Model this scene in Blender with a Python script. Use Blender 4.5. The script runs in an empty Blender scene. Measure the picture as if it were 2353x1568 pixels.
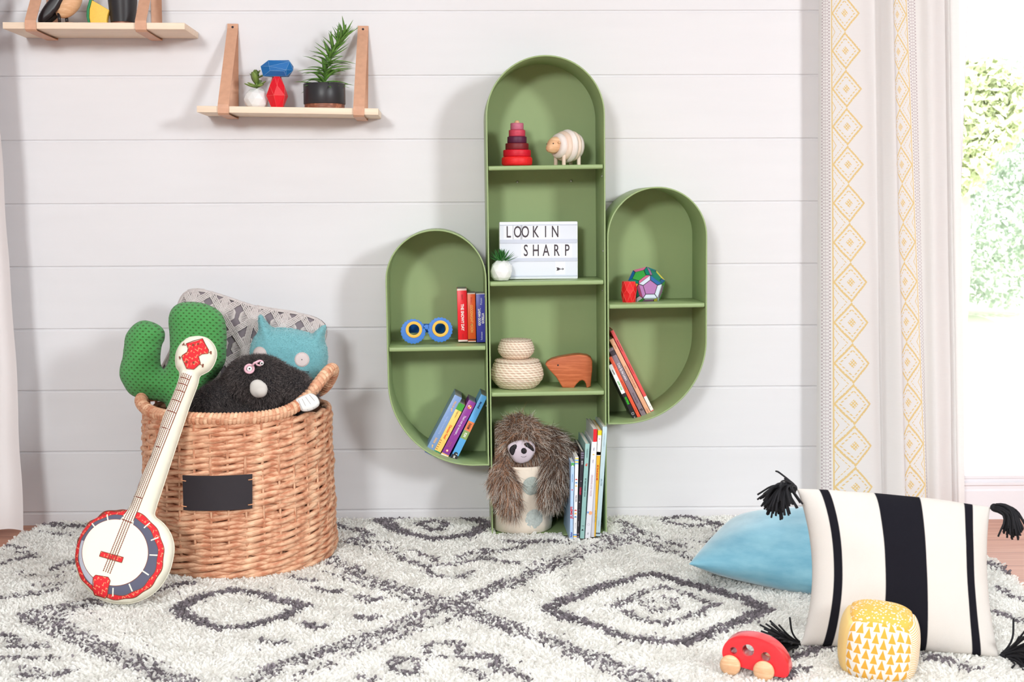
LP_L, LP_R, LP_C, LP_O, EXPO = 168, 178, 12, 12, 0.0
import bpy, bmesh, math, random
import numpy as np
from mathutils import Vector, Matrix, noise
from mathutils.geometry import delaunay_2d_cdt
PI = math.pi
random.seed(7)
rng = np.random.default_rng(7)
SC = bpy.context.scene
COL = SC.collection

# ------------------------------------------------------------------ camera
FPX, PCX, PCY = 2950.0, 1078.0, 784.0
CAM = Vector((0, -3.84, 0.965))
_psi, _th, _rho = math.radians(.94), math.atan(314 / 2950), math.radians(.22)
_f = Vector((math.sin(_psi) * math.cos(_th), math.cos(_psi) * math.cos(_th), -math.sin(_th)))
_r0 = Vector((math.cos(_psi), -math.sin(_psi), 0)); _u0 = _r0.cross(_f)
_r = math.cos(_rho) * _r0 - math.sin(_rho) * _u0
_u = math.sin(_rho) * _r0 + math.cos(_rho) * _u0
cam = bpy.data.cameras.new('camera'); co = bpy.data.objects.new('camera', cam); COL.objects.link(co)
cam.sensor_width = 36; cam.lens = FPX / 2353 * 36
cam.shift_x = (1176.5 - PCX) / 2353; cam.shift_y = 0
co.matrix_world = Matrix(((_r.x, _u.x, -_f.x, CAM.x), (_r.y, _u.y, -_f.y, CAM.y), (_r.z, _u.z, -_f.z, CAM.z), (0, 0, 0, 1)))
cam.dof.use_dof = True; cam.dof.focus_distance = 3.5; cam.dof.aperture_fstop = 8
cam.clip_start = .05; cam.clip_end = 200
SC.camera = co

def ray(x, y): return _f + _r * ((x - PCX) / FPX) - _u * ((y - PCY) / FPX)
def at(x, y, Y):                      # point of the photo lying on the upright plane at depth Y
    d = ray(x, y); return CAM + d * ((Y - CAM.y) / d.y)
def ground(x, y, z=0.0):
    d = ray(x, y); return CAM + d * ((z - CAM.z) / d.z)
def crop(x0, y0, s): return lambda pts: [(x0 + p[0] / s, y0 + p[1] / s) for p in pts]

class Plane:                          # an upright or leaning plane that an outline is measured on
    def __init__(s, origin, yaw=0.0, lean=0.0, spin=0.0):
        s.M = Matrix.Translation(origin) @ Matrix.Rotation(yaw, 4, 'Z') @ Matrix.Rotation(-lean, 4, 'X') @ Matrix.Rotation(spin, 4, 'Y')
        s.o = s.M.translation; R = s.M.to_3x3(); s.x, s.y, s.z = R.col[0], R.col[1], R.col[2]
    def px(s, x, y):
        d = ray(x, y); t = (s.o - CAM).dot(s.y) / d.dot(s.y); p = CAM + d * t - s.o
        return (p.dot(s.x), p.dot(s.z))
    def pts(s, L): return [s.px(*p) for p in L]

# ------------------------------------------------------------------ scene tree
def tag(o, label=None, cat=None, group=None, kind=None):
    if label: o['label'] = label
    if cat: o['category'] = cat
    if group: o['group'] = group
    if kind: o['kind'] = kind
    return o
def thing(name, label, cat, loc=(0, 0, 0), M=None, group=None):
    o = bpy.data.objects.new(name, None); COL.objects.link(o)
    o.empty_display_size = .02
    o.matrix_world = M if M is not None else Matrix.Translation(loc)
    return tag(o, label, cat, group)
def flat(g): return [tuple(v) for v in g]
def mk(name, geo, mat, parent=None, smooth=True, world=False, uv=None, mats=None, fm=None, angle=None):
    V, F = geo
    if world and parent is not None:
        inv = parent.matrix_world.inverted()
        p = parent
        V = [inv @ Vector(v) for v in V]
    me = bpy.data.meshes.new(name)
    me.from_pydata(flat(V), [], [tuple(f) for f in F])
    if mats:
        for m in mats: me.materials.append(m)
        if fm is not None: me.polygons.foreach_set('material_index', list(fm))
    elif mat: me.materials.append(mat)
    if uv is not None:
        l = me.uv_layers.new(name='UVMap')
        idx = np.zeros(len(me.loops), dtype=np.int32); me.loops.foreach_get('vertex_index', idx)
        l.data.foreach_set('uv', np.asarray(uv, dtype=np.float32)[idx].ravel())
    me.polygons.foreach_set('use_smooth', [smooth] * len(me.polygons))
    me.update()
    if angle: 
        try: me.set_sharp_from_angle(angle=math.radians(angle))
        except Exception: pass
    o = bpy.data.objects.new(name, me); COL.objects.link(o)
    if parent is not None: o.parent = parent
    return o
def copy_tree(o, parent=None):
    c = o.copy(); COL.objects.link(c); c.parent = parent
    for ch in [k for k in bpy.data.objects if k.parent == o]: copy_tree(ch, c)
    return c

# ------------------------------------------------------------------ geometry
def join(*gs):
    V, F = [], []
    for v, f in gs:
        n = len(V); V += [tuple(p) for p in v]; F += [tuple(i + n for i in q) for q in f]
    return V, F
def xf(g, M): return [tuple(M @ Vector(v)) for v in g[0]], g[1]
def mv(g, x, y, z): return xf(g, Matrix.Translation((x, y, z)))
def bm_out(bm):
    bm.verts.ensure_lookup_table(); bm.verts.index_update()
    r = [tuple(v.co) for v in bm.verts], [tuple(v.index for v in f.verts) for f in bm.faces]; bm.free(); return r
def box(x0, x1, y0, y1, z0, z1, b=0, seg=2):
    bm = bmesh.new(); bmesh.ops.create_cube(bm, size=1)
    for v in bm.verts: v.co = Vector(((x0 + x1) / 2 + v.co.x * (x1 - x0), (y0 + y1) / 2 + v.co.y * (y1 - y0), (z0 + z1) / 2 + v.co.z * (z1 - z0)))
    if b: bmesh.ops.bevel(bm, geom=bm.edges[:], offset=b, segments=seg, affect='EDGES', profile=.5)
    return bm_out(bm)
def lathe(prof, n=40, closed=False):
    V, F, UV = [], [], []
    m = len(prof)
    for i in range(n):
        a = 2 * PI * i / n
        for r, z in prof: V.append((r * math.cos(a), r * math.sin(a), z))
    for i in range(n):
        j = (i + 1) % n
        for k in range(m - 1 if not closed else m):
            l = (k + 1) % m
            F.append((i * m + k, j * m + k, j * m + l, i * m + l))
    return V, F
def lathe_uv(prof, n=48):
    L = [0]
    for a, b in zip(prof, prof[1:]): L.append(L[-1] + math.dist(a, b))
    m = len(prof); V, F, UV = [], [], []
    for i in range(n + 1):
        a = 2 * PI * i / n
        for k, (r, z) in enumerate(prof): V.append((r * math.cos(a), r * math.sin(a), z)); UV.append((i / n, L[k]))
    for i in range(n):
        for k in range(m - 1): F.append((i * m + k, (i + 1) * m + k, (i + 1) * m + k + 1, i * m + k + 1))
    return (V, F), UV
def ball(c, r, seg=20, rings=12, R=None):
    if not hasattr(r, '__len__'): r = (r, r, r)
    V = []; F = []
    for j in range(rings + 1):
        t = PI * j / rings
        for i in range(seg):
            a = 2 * PI * i / seg
            p = Vector((r[0] * math.sin(t) * math.cos(a), r[1] * math.sin(t) * math.sin(a), r[2] * math.cos(t)))
            if R is not None: p = R @ p
            V.append((c[0] + p.x, c[1] + p.y, c[2] + p.z))
    for j in range(rings):
        for i in range(seg):
            k = (i + 1) % seg
            F.append((j * seg + i, (j + 1) * seg + i, (j + 1) * seg + k, j * seg + k))
    return V, F
def catmull(pts, n=6, closed=True):
    P = [Vector(p) for p in pts]; N = len(P); out = []
    rngI = range(N) if closed else range(N - 1)
    for i in rngI:
        if closed: a, b, c, d = P[i - 1], P[i], P[(i + 1) % N], P[(i + 2) % N]
        else: a, b, c, d = P[max(i - 1, 0)], P[i], P[i + 1], P[min(i + 2, N - 1)]
        for k in range(n):
            t = k / n
            out.append(.5 * ((2 * b) + (c - a) * t + (2 * a - 5 * b + 4 * c - d) * t * t + (3 * b - a - 3 * c + d) * t ** 3))
    if not closed: out.append(P[-1])
    return out
def tube(path, rad, sides=8, closed=False, flat_z=1.0, cap=True, uvs=False):
    P = [Vector(p) for p in path]; N = len(P)
    if not callable(rad):
        r0 = rad; rad = lambda t: r0
    V, F, UV = [], [], []
    up = Vector((0, 0, 1)); prev = None; L = 0
    for i in range(N):
        if closed: t = (P[(i + 1) % N] - P[i - 1])
        else: t = P[min(i + 1, N - 1)] - P[max(i - 1, 0)]
        if t.length < 1e-9: t = Vector((0, 0, 1))
        t.normalize()
        if prev is None:
            u = up if abs(t.z) < .9 else Vector((1, 0, 0)); a = (u - t * u.dot(t)).normalized()
        else:
            a = prev - t * prev.dot(t)
            a = a.normalized() if a.length > 1e-6 else prev
        prev = a; b = t.cross(a); r = rad(i / max(N - 1, 1))
        if i: L += (P[i] - P[i - 1]).length
        for k in range(sides):
            q = 2 * PI * k / sides
            V.append(tuple(P[i] + a * (math.cos(q) * r * flat_z) + b * (math.sin(q) * r))); UV.append((L, k / sides))
    M = N if closed else N - 1
    for i in range(M):
        j = (i + 1) % N
        for k in range(sides):
            l = (k + 1) % sides
            F.append((i * sides + k, i * sides + l, j * sides + l, j * sides + k))
    if cap and not closed:
        F.append(tuple(range(sides))[::-1]); F.append(tuple((N - 1) * sides + k for k in range(sides)))
    return ((V, F), UV) if uvs else (V, F)
def _dist(P, segs):
    A = segs[:, :2]; B = segs[:, 2:]; D = B - A; LL = (D * D).sum(1) + 1e-12
    out = np.full(len(P), 9e9)
    for a, d, l in zip(A, D, LL):
        t = np.clip(((P - a) @ d) / l, 0, 1)
        q = P - (a + t[:, None] * d); out = np.minimum(out, (q * q).sum(1))
    return np.sqrt(out)
def _inside(P, loops):
    c = np.zeros(len(P), bool)
    for L in loops:
        n = len(L)
        for i in range(n):
            x1, y1 = L[i]; x2, y2 = L[(i + 1) % n]
            if y1 == y2: continue
            m = ((y1 > P[:, 1]) != (y2 > P[:, 1])) & (P[:, 0] < (x2 - x1) * (P[:, 1] - y1) / (y2 - y1) + x1)
            c ^= m
    return c
def triang(loops, sp):
    loops = [[(float(p[0]), float(p[1])) for p in L] for L in loops]
    segs = np.array([(*L[i], *L[(i + 1) % len(L)]) for L in loops for i in range(len(L))])
    pts = [p for L in loops for p in L]; nb = len(pts)
    edges = []; o = 0
    for L in loops:
        n = len(L); edges += [(o + i, o + (i + 1) % n) for i in range(n)]; o += n
    if sp:
        A = np.array(pts); mn, mx = A.min(0), A.max(0)
        gx, gy = np.meshgrid(np.arange(mn[0], mx[0], sp), np.arange(mn[1], mx[1], sp * .87))
        gx = gx + (np.arange(gx.shape[0]) % 2)[:, None] * sp / 2
        G = np.stack([gx.ravel(), gy.ravel()], 1); G = G[_inside(G, loops)]
        G = G[_dist(G, segs) > sp * .55]
        pts = pts + [tuple(g) for g in G]
    vs, es, fs, *_ = delaunay_2d_cdt([Vector(p) for p in pts], edges, [], 0, 1e-7)
    P = np.array([(v.x, v.y) for v in vs])
    T = np.array([tuple(f) for f in fs if len(f) == 3])
    T = T[_inside(P[T].mean(1), loops)]
    D = _dist(P, segs); D[D < 1e-6] = 0
    return P, T, D
def puff(loops, T, R, sp=.008, back=None, power=.5, mod=None):
    """stuffed shape in the x-z plane: bulges by T towards -y and by back towards +y, flat seam round the outline"""
    back = T if back is None else back
    P, Tr, D = triang(loops, sp)
    h = (1 - (1 - np.clip(D / R, 0, 1)) ** 2) ** power
    if mod is not None: h = h * mod(P)
    n = len(P); edge = D == 0
    V = [(p[0], -T * q, p[1]) for p, q in zip(P, h)]
    bi = {}
    for i in range(n):
        if edge[i]: bi[i] = i
        else: bi[i] = len(V); V.append((P[i][0], back * h[i], P[i][1]))
    F = [tuple(t) for t in Tr] + [tuple(bi[i] for i in t[::-1]) for t in Tr]
    bm = bmesh.new(); vs = [bm.verts.new(v) for v in V]
    for f in F:
        try: bm.faces.new([vs[i] for i in f])
        except Exception: pass
    bmesh.ops.recalc_face_normals(bm, faces=bm.faces)
    for v in [v for v in bm.verts if not v.link_faces]: bm.verts.remove(v)
    return bm_out(bm)
def slab(loops, y0, y1, b=0, seg=3, sp=0):
    P, Tr, D = triang(loops, sp)
    bm = bmesh.new()
    f = [bm.verts.new((p[0], y0, p[1])) for p in P]; k = [bm.verts.new((p[0], y1, p[1])) for p in P]
    for t in Tr:
        bm.faces.new([f[i] for i in t]); bm.faces.new([k[i] for i in t[::-1]])
    fi = {v: i for i, v in enumerate(f)}
    for e in [e for e in bm.edges if len(e.link_faces) == 1 and e.verts[0] in fi and e.verts[1] in fi]:
        i, j = fi[e.verts[0]], fi[e.verts[1]]; bm.faces.new((f[i], f[j], k[j], k[i]))
    bmesh.ops.recalc_face_normals(bm, faces=bm.faces)
    for v in [v for v in bm.verts if not v.link_faces]: bm.verts.remove(v)
    if b:
        es = [e for e in bm.edges if len(e.link_faces) == 2 and e.calc_face_angle() > math.radians(60) and abs(e.verts[0].co.y - e.verts[1].co.y) < 1e-6]
        bmesh.ops.bevel(bm, geom=es, offset=b, segments=seg, affect='EDGES', profile=.5, clamp_overlap=True)
    return bm_out(bm)
def circle(cx, cz, r, n=40, rz=None, wav=0, wn=0):
    rz = rz or r
    return [(cx + (r + wav * math.cos(wn * 2 * PI * i / n)) * math.cos(2 * PI * i / n), cz + (rz + wav * math.cos(wn * 2 * PI * i / n)) * math.sin(2 * PI * i / n)) for i in range(n)]
def hull(pts):
    bm = bmesh.new()
    for p in pts: bm.verts.new(p)
    r = bmesh.ops.convex_hull(bm, input=bm.verts)
    bmesh.ops.delete(bm, geom=[v for v in bm.verts if not v.link_faces], context='VERTS')
    bmesh.ops.dissolve_limit(bm, angle_limit=math.radians(13), verts=bm.verts[:], edges=bm.edges[:])
    bmesh.ops.recalc_face_normals(bm, faces=bm.faces)
    E = [(tuple(e.verts[0].co), tuple(e.verts[1].co)) for e in bm.edges]
    return bm_out(bm), E
def blob(parts, voxel=.004, smooth=6):
    """one continuous body grown from overlapping rounded masses: (centre, radii[, rotation])"""
    g = join(*[ball(p[0], p[1], 24, 14, p[2] if len(p) > 2 else None) for p in parts])
    me = bpy.data.meshes.new('tmp'); me.from_pydata(flat(g[0]), [], g[1]); o = bpy.data.objects.new('tmp', me); COL.objects.link(o)
    m = o.modifiers.new('r', 'REMESH'); m.mode = 'VOXEL'; m.voxel_size = voxel
    if smooth:
        s = o.modifiers.new('s', 'SMOOTH'); s.factor = .6; s.iterations = smooth
    dg = bpy.context.evaluated_depsgraph_get(); ev = o.evaluated_get(dg); em = ev.to_mesh()
    r = [tuple(v.co) for v in em.vertices], [tuple(p.vertices) for p in em.polygons]
    ev.to_mesh_clear(); bpy.data.objects.remove(o); bpy.data.meshes.remove(me)
    return r
def capsule_chain(P, R, step=.4):
    out = []
    for (a, b), (ra, rb) in zip(zip(P, P[1:]), zip(R, R[1:])):
        a, b = Vector(a), Vector(b); n = max(2, int((b - a).length / (min(ra, rb) * step)))
        for i in range(n + 1):
            t = i / n; r = ra + (rb - ra) * t; out.append((tuple(a.lerp(b, t)), r))
    return out
def text(name, s, size, M, mat, parent, sx=1.0, ext=.0003, align='CENTER', bold=0, spacing=1.0, shear=0):
    cu = bpy.data.curves.new(name, 'FONT'); cu.body = s; cu.size = size; cu.extrude = ext; cu.align_x = align; cu.align_y = 'CENTER'
    cu.offset = min(bold, size * .035); cu.space_character = spacing; cu.shear = shear; cu.resolution_u = 3
    o = bpy.data.objects.new(name, cu); COL.objects.link(o)
    dg = bpy.context.evaluated_depsgraph_get(); me = bpy.data.meshes.new_from_object(o.evaluated_get(dg))
    bpy.data.objects.remove(o); bpy.data.curves.remove(cu)
    me.transform(Matrix.Diagonal((sx, 1, 1, 1))); me.transform(M)
    me.materials.clear(); me.materials.append(mat); me.name = name
    o = bpy.data.objects.new(name, me); COL.objects.link(o); o.parent = parent
    return o
def strands(name, P, radius, mat, parent=None, col=None, taper=.3):
    """hair curves: P is (N, k, 3)"""
    N, k, _ = P.shape
    hc = bpy.data.hair_curves.new(name); hc.add_curves([k] * N)
    hc.attributes['position'].data.foreach_set('vector', np.ascontiguousarray(P, dtype=np.float32).ravel())
    ra = hc.attributes.get('radius') or hc.attributes.new('radius', 'FLOAT', 'POINT')
    radius = np.broadcast_to(np.asarray(radius, dtype=np.float32).reshape(-1, 1), (N, 1))
    t = np.linspace(0, 1, k)[None, :]
    rr = radius * (1 - (1 - taper) * t ** 2)
    ra.data.foreach_set('value', np.ascontiguousarray(rr, dtype=np.float32).ravel())
    if col is not None:
        c = hc.attributes.new('col', 'FLOAT_COLOR', 'POINT')
        col = np.repeat(col[:, None, :], k, 1) if col.ndim == 2 else col
        cc = np.concatenate([col, np.ones(col.shape[:2] + (1,))], 2)
        c.data.foreach_set('color', cc.astype(np.float32).ravel())
    hc.materials.append(mat)
    o = bpy.data.objects.new(name, hc); COL.objects.link(o)
    if parent is not None: o.parent = parent
    return o
def sample(geo, n, keep=None):
    V = np.array(geo[0], float); T = []
    for f in geo[1]:
        for i in range(1, len(f) - 1): T.append((f[0], f[i], f[i + 1]))
    T = np.array(T); A, B, C = V[T[:, 0]], V[T[:, 1]], V[T[:, 2]]
    N = np.cross(B - A, C - A); ar = np.linalg.norm(N, axis=1); Nn = N / (ar[:, None] + 1e-12)
    i = rng.choice(len(T), n, p=ar / ar.sum()); a, b = rng.random(n), rng.random(n)
    s = a + b > 1; a[s] = 1 - a[s]; b[s] = 1 - b[s]
    P = A[i] + (B - A)[i] * a[:, None] + (C - A)[i] * b[:, None]; M = Nn[i]
    if keep is not None:
        k = keep(P, M); P, M = P[k], M[k]
    return P, M
def fur(name, geo, n, length, radius, mat, parent, colf, comb=(0, 0, -1), stiff=.6, jitter=.4, k=5, keep=None, droopk=.35, curl=.12, fall=0.0, clamp=None):
    P, N = sample(geo, n, keep); m = len(P)
    comb = comb(P) if callable(comb) else np.array(comb)[None, :]
    d = N * stiff + comb * (1 - stiff) + rng.normal(0, jitter, (m, 3)) * .5
    inward = (d * N).sum(1, keepdims=True); d = d + N * np.clip(.15 - inward, 0, 2)
    d /= np.linalg.norm(d, axis=1, keepdims=True)
    L = (length(P) if callable(length) else length) * rng.uniform(.55, 1.15, (m, 1)) if not np.isscalar(length) or True else 0
    t = np.linspace(0, 1, k)[None, :, None]
    droop = comb * droopk + rng.normal(0, curl, (m, 3)) + np.array([[0, 0, -fall]])
    X = P[:, None, :] + d[:, None, :] * L[:, None, :] * t + droop[:, None, :] * L[:, None, :] * t ** 2
    if clamp is not None: X = clamp(X)
    return strands(name, X, radius, mat, parent, colf(P, m, k), taper=.25)
# ------------------------------------------------------------------ materials
def srgb(r, g=None, b=None):
    if g is None: r, g, b = r
    return tuple(((c / 255) / 12.92 if c <= 10 else ((c / 255 + .055) / 1.055) ** 2.4) for c in (r, g, b))
class E:
    """a value in a shader tree; arithmetic on it adds math nodes"""
    def __init__(s, nt, o): s.nt, s.o = nt, o
    def m(s, op, *a):
        n = s.nt.nodes.new('ShaderNodeMath'); n.operation = op
        for i, v in enumerate((s,) + a):
            if isinstance(v, E): s.nt.links.new(v.o, n.inputs[i])
            else: n.inputs[i].default_value = v
        return E(s.nt, n.outputs[0])
    def __add__(s, b): return s.m('ADD', b)
    __radd__ = __add__
    def __sub__(s, b): return s.m('SUBTRACT', b)
    def __rsub__(s, b): return (s * -1) + b
    def __mul__(s, b): return s.m('MULTIPLY', b)
    __rmul__ = __mul__
    def __truediv__(s, b): return s.m('DIVIDE', b)
    def fr(s): return s.m('FRACT')
    def fl(s): return s.m('FLOOR')
    def ab(s): return s.m('ABSOLUTE')
    def sin(s): return s.m('SINE')
    def gt(s, b): return s.m('GREATER_THAN', b)
    def lt(s, b): return s.m('LESS_THAN', b)
    def mn(s, b): return s.m('MINIMUM', b)
    def mx(s, b): return s.m('MAXIMUM', b)
    def sq(s): return s.m('SQRT')
    def cl(s): return s.mx(0.0).mn(1.0)
    def near(s, b, w): return (s - b).ab().lt(w)
class Tree:
    def __init__(s, name):
        s.mat = bpy.data.materials.new(name); s.mat.use_nodes = True; s.nt = s.mat.node_tree
        s.bsdf = s.nt.nodes['Principled BSDF']; s.out = s.nt.nodes['Material Output']
    def coords(s, which='Object'):
        n = s.nt.nodes.new('ShaderNodeTexCoord'); x = s.nt.nodes.new('ShaderNodeSeparateXYZ')
        s.nt.links.new(n.outputs[which], x.inputs[0]); s.vec = n.outputs[which]
        return [E(s.nt, o) for o in x.outputs]
    def vecn(s, vec, mul):
        n = s.nt.nodes.new('ShaderNodeMapping'); s.nt.links.new(vec, n.inputs[0]); n.inputs['Scale'].default_value = mul; return n.outputs[0]
    def noise(s, scale, detail=3, vec=None, rough=.5):
        n = s.nt.nodes.new('ShaderNodeTexNoise'); n.inputs['Scale'].default_value = scale; n.inputs['Detail'].default_value = detail; n.inputs['Roughness'].default_value = rough
        if vec is not None: s.nt.links.new(vec, n.inputs['Vector'])
        return E(s.nt, n.outputs[0])
    def mix(s, f, a, b):
        n = s.nt.nodes.new('ShaderNodeMix'); n.data_type = 'RGBA'
        for i, v in ((0, f), (6, a), (7, b)):
            if isinstance(v, E): s.nt.links.new(v.o, n.inputs[i])
            else: n.inputs[i].default_value = v if i == 0 else (*v[:3], 1)
        return E(s.nt, n.outputs[2])
    def color(s, c):
        if isinstance(c, E): s.nt.links.new(c.o, s.bsdf.inputs['Base Color'])
        else: s.bsdf.inputs['Base Color'].default_value = (*c, 1)
    def bump(s, h, strength=.3, dist=.002):
        n = s.nt.nodes.new('ShaderNodeBump'); n.inputs['Strength'].default_value = strength; n.inputs['Distance'].default_value = dist
        s.nt.links.new(h.o, n.inputs['Height']); s.nt.links.new(n.outputs[0], s.bsdf.inputs['Normal'])
    def set(s, **k):
        for a, v in k.items(): s.bsdf.inputs[{'rough': 'Roughness', 'metal': 'Metallic', 'spec': 'Specular IOR Level', 'sheen': 'Sheen Weight', 'coat': 'Coat Weight', 'sss': 'Subsurface Weight', 'trans': 'Transmission Weight'}[a]].default_value = v
        return s
def pm(name, col, rough=.55, var=0, vs=20, bump=0, bs=200, bd=.001, stretch=None, spec=.4, sheen=0, coat=0, metal=0, detail=3):
    t = Tree(name); t.set(rough=rough, spec=spec, sheen=sheen, coat=coat, metal=metal)
    t.coords('Object'); v = t.vec
    if stretch: v = t.vecn(v, stretch)
    if var:
        n = t.noise(vs, detail, v)
        t.color(t.mix(((n - .5) * 2.2 + .5).cl(), tuple(c * (1 - var) for c in col), tuple(min(1, c * (1 + var)) for c in col)))
    else: t.color(col)
    if bump: t.bump(t.noise(bs, 4, v), bump, bd)
    return t.mat
WHITE = pm('white_plastic', srgb(238, 239, 244), .35, spec=.5)
BLACK = pm('black_ink', srgb(38, 33, 40), .5)
CERAMIC = pm('white_glazed_ceramic', srgb(240, 240, 240), .12, spec=.6, coat=.4)
GREEN = pm('sage_green_paint', srgb(152, 172, 120), .42, bump=.05, bs=900, spec=.45)
STEEL = pm('steel', srgb(190, 190, 188), .3, metal=1)
BOARDW = pm('white_painted_boards', srgb(228, 226, 229), .5, var=.012, vs=3, bump=.12, bs=90, bd=.0006, stretch=(1, 1, 8), spec=.35)
TRIMW = pm('white_gloss_trim', srgb(238, 236, 241), .3)
PINE = pm('pale_pine', srgb(245, 221, 197), .5, var=.07, vs=14, stretch=(.6, 6, 12), bump=.05)
LEATHER = pm('tan_leather', srgb(214, 163, 134), .5, var=.06, vs=60, bump=.15, bs=700, bd=.0004)
def wood(name, c1, c2, vec=(2, 30, 30), scale=3, rough=.45, rings=0):
    t = Tree(name); t.set(rough=rough, spec=.35); t.coords('Object')
    n = t.noise(scale, 5, t.vecn(t.vec, vec), .6)
    g = ((n * 22).sin() * .5 + .5) * .45 + n * .55
    t.color(t.mix(((g - .5) * 1.6 + .5).cl(), c1, c2)); t.bump(g, .12, .0005)
    return t.mat
def paint(name, rgb, **k): return pm(name, srgb(*rgb), **k)

# ------------------------------------------------------------------ room
def struct(name, geo, mat, smooth=False, parent=None):
    o = mk(name, geo, mat, parent, smooth)
    if parent is None: o['kind'] = 'structure'
    return o
XL, XR, YF, ZC = -2.4, 4.5, -7.6, 3.0
WX0, WX1, WZ0, WZ1 = 1.50, 2.75, .135, 2.25       # window opening
prof = []; z0 = .0405 - .1860; P0 = .1860
# shiplap profile (y, z): flat board face, eased edge, narrow gap
zs = [.0405 + P0 * i for i in range(0, 17)]
pr = [(0, -.02)]
for z in zs:
    if z > ZC - .02: break
    pr += [(0, z - .0062), (.0012, z - .0050), (.0014, z - .0013), (.0035, z - .0011), (.0035, z + .0008), (.0016, z + .0010), (0, z + .0030)]
pr += [(0, ZC)]
V = [(x, y, z) for x in (XL, WX0) for y, z in pr]; n = len(pr)
F = [(i, i + n, i + n + 1, i + 1) for i in range(n - 1)]
wb = struct('wall_back', (V, F), BOARDW)
wb['kind'] = 'structure'
mk('wall_backing', join(box(XL, WX0, .008, .12, -.02, ZC), box(WX0, WX1, 0, .12, WZ1, ZC), box(WX1, XR, 0, .12, -.02, ZC), box(WX0, WX1, 0.001, .12, -.02, WZ0 - .012)), BOARDW, wb, False)
PLAST = pm('white_plaster', srgb(168, 170, 172), .7)
struct('wall_left', box(XL - .1, XL, YF, .1, -.02, ZC), PLAST)
struct('wall_right', box(XR, XR + .1, YF, .1, -.02, ZC), PLAST)
struct('wall_front', box(XL, XR, YF - .1, YF, -.02, ZC), PLAST)
struct('ceiling', box(XL, XR, YF, .1, ZC, ZC + .1), PLAST)
# oak floor in long boards
t = Tree('oak_floor'); t.set(rough=.42, spec=.4); x, y, z = t.coords('Object')
row = (y / .13).fl(); n1 = t.noise(2.2, 5, t.vecn(t.vec, (1.2, 22, 1)), .65)
tone = (row * 12.9898).sin() * 43.7; tone = tone.fr()
c = t.mix(((n1 - .5) * 1.8 + .5).cl(), srgb(170, 108, 84), srgb(214, 160, 136))
c = t.mix(tone * .35, c, srgb(176, 120, 98))
gap = ((y / .13).fr() - .5).ab().gt(.492)
c = t.mix(gap, c, srgb(110, 70, 55)); t.color(c); t.bump(n1, .1, .0006)
struct('floor', box(XL, XR, YF, .0, -.05, 0), t.mat)
# baseboard under the window, stepped moulding
pb = [(0, 0), (-.018, 0), (-.018, .088), (-.014, .093), (-.014, .103), (-.019, .107), (-.019, .114), (-.010, .119), (-.010, .124), (-.016, .127), (-.016, .135), (0, .135)]
V = [(x, y, z) for x in (WX0 - .01, XR) for y, z in pb]; n = len(pb)
struct('baseboard_back', (V, [(i, i + n, i + n + 1, i + 1) for i in range(n - 1)]), TRIMW)
win = bpy.data.objects.new('window_1', None); COL.objects.link(win); win['kind'] = 'structure'
win.location = ((WX0 + WX1) / 2, .05, WZ0)
w2 = Matrix.Translation(-win.location)
mk('window_frame', xf(join(box(WX0, WX1, .03, .09, WZ0 - .012, WZ0 + .006, .003), box(WX0, WX1, .03, .09, WZ1 - .05, WZ1, .004), box(WX0, WX0 + .05, .03, .09, WZ0, WZ1, .004), box(WX1 - .05, WX1, .03, .09, WZ0, WZ1, .004)), w2), TRIMW, win, False)
tg = Tree('window_glass'); nt = tg.nt
gl = nt.nodes.new('ShaderNodeBsdfGlossy'); gl.inputs['Roughness'].default_value = .02; tr = nt.nodes.new('ShaderNodeBsdfTransparent'); mx = nt.nodes.new('ShaderNodeMixShader'); mx.inputs[0].default_value = .05
nt.links.new(tr.outputs[0], mx.inputs[1]); nt.links.new(gl.outputs[0], mx.inputs[2]); nt.links.new(mx.outputs[0], tg.out.inputs[0])
mk('glass_pane', xf(box(WX0 + .04, WX1 - .04, .058, .062, WZ0, WZ1 - .04), w2), tg.mat, win, False)
mk('window_sill', xf(box(WX0 - .005, WX1, -.012, .035, WZ0 - .010, WZ0 + .002, .003), w2), TRIMW, win, False)

# garden beyond the glass
LAWN = pm('sunlit_lawn', srgb(238, 240, 220), .9, var=.1, vs=.8)
o = mk('ground_outside', box(-6, 22, .15, 40, -.35, -.30), LAWN, None, False); o['kind'] = 'structure'
def shrub(name, x, y, z, r, seed, label, col, n=2600, ls=.05):
    rg = np.random.default_rng(seed); T = thing(name, label, 'shrub', (x, y, -.30), group='shrubs in the garden')
    c = rg.normal(0, 1, (n, 3)); c /= np.linalg.norm(c, axis=1, keepdims=True); c *= rg.uniform(.45, 1, (n, 1)) ** .5
    lump = 1 + .25 * np.sin(c[:, :1] * 5 + seed) * np.cos(c[:, 2:] * 4)
    c = c * lump * np.array([r[0], r[1], r[2]]) + np.array([0, 0, z + .3])
    a = rg.normal(0, 1, (n, 3)); a /= np.linalg.norm(a, axis=1, keepdims=True); b = np.cross(a, rg.normal(0, 1, (n, 3))); b /= np.linalg.norm(b, axis=1, keepdims=True)
    s = ls * rg.uniform(.6, 1.3, (n, 1)); V = np.concatenate([c - a * s, c + b * s * .45, c + a * s, c - b * s * .45], 1).reshape(-1, 3)
    F = [(4 * i, 4 * i + 1, 4 * i + 2, 4 * i + 3) for i in range(n)]
    mk('foliage', (V.tolist(), F), col, T, False)
    mk('trunk', tube([(0, 0, 0), (.03, 0, z * .4), (0, 0, z * .8 + .3)], lambda t: .06 - .03 * t, 8), pm('bark', srgb(222, 222, 204), .9), T)
LF1 = pm('pale_sunny_leaves', srgb(228, 236, 200), .6, var=.06, vs=3); LF2 = pm('grey_green_leaves', srgb(200, 214, 198), .6, var=.06, vs=3)
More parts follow.
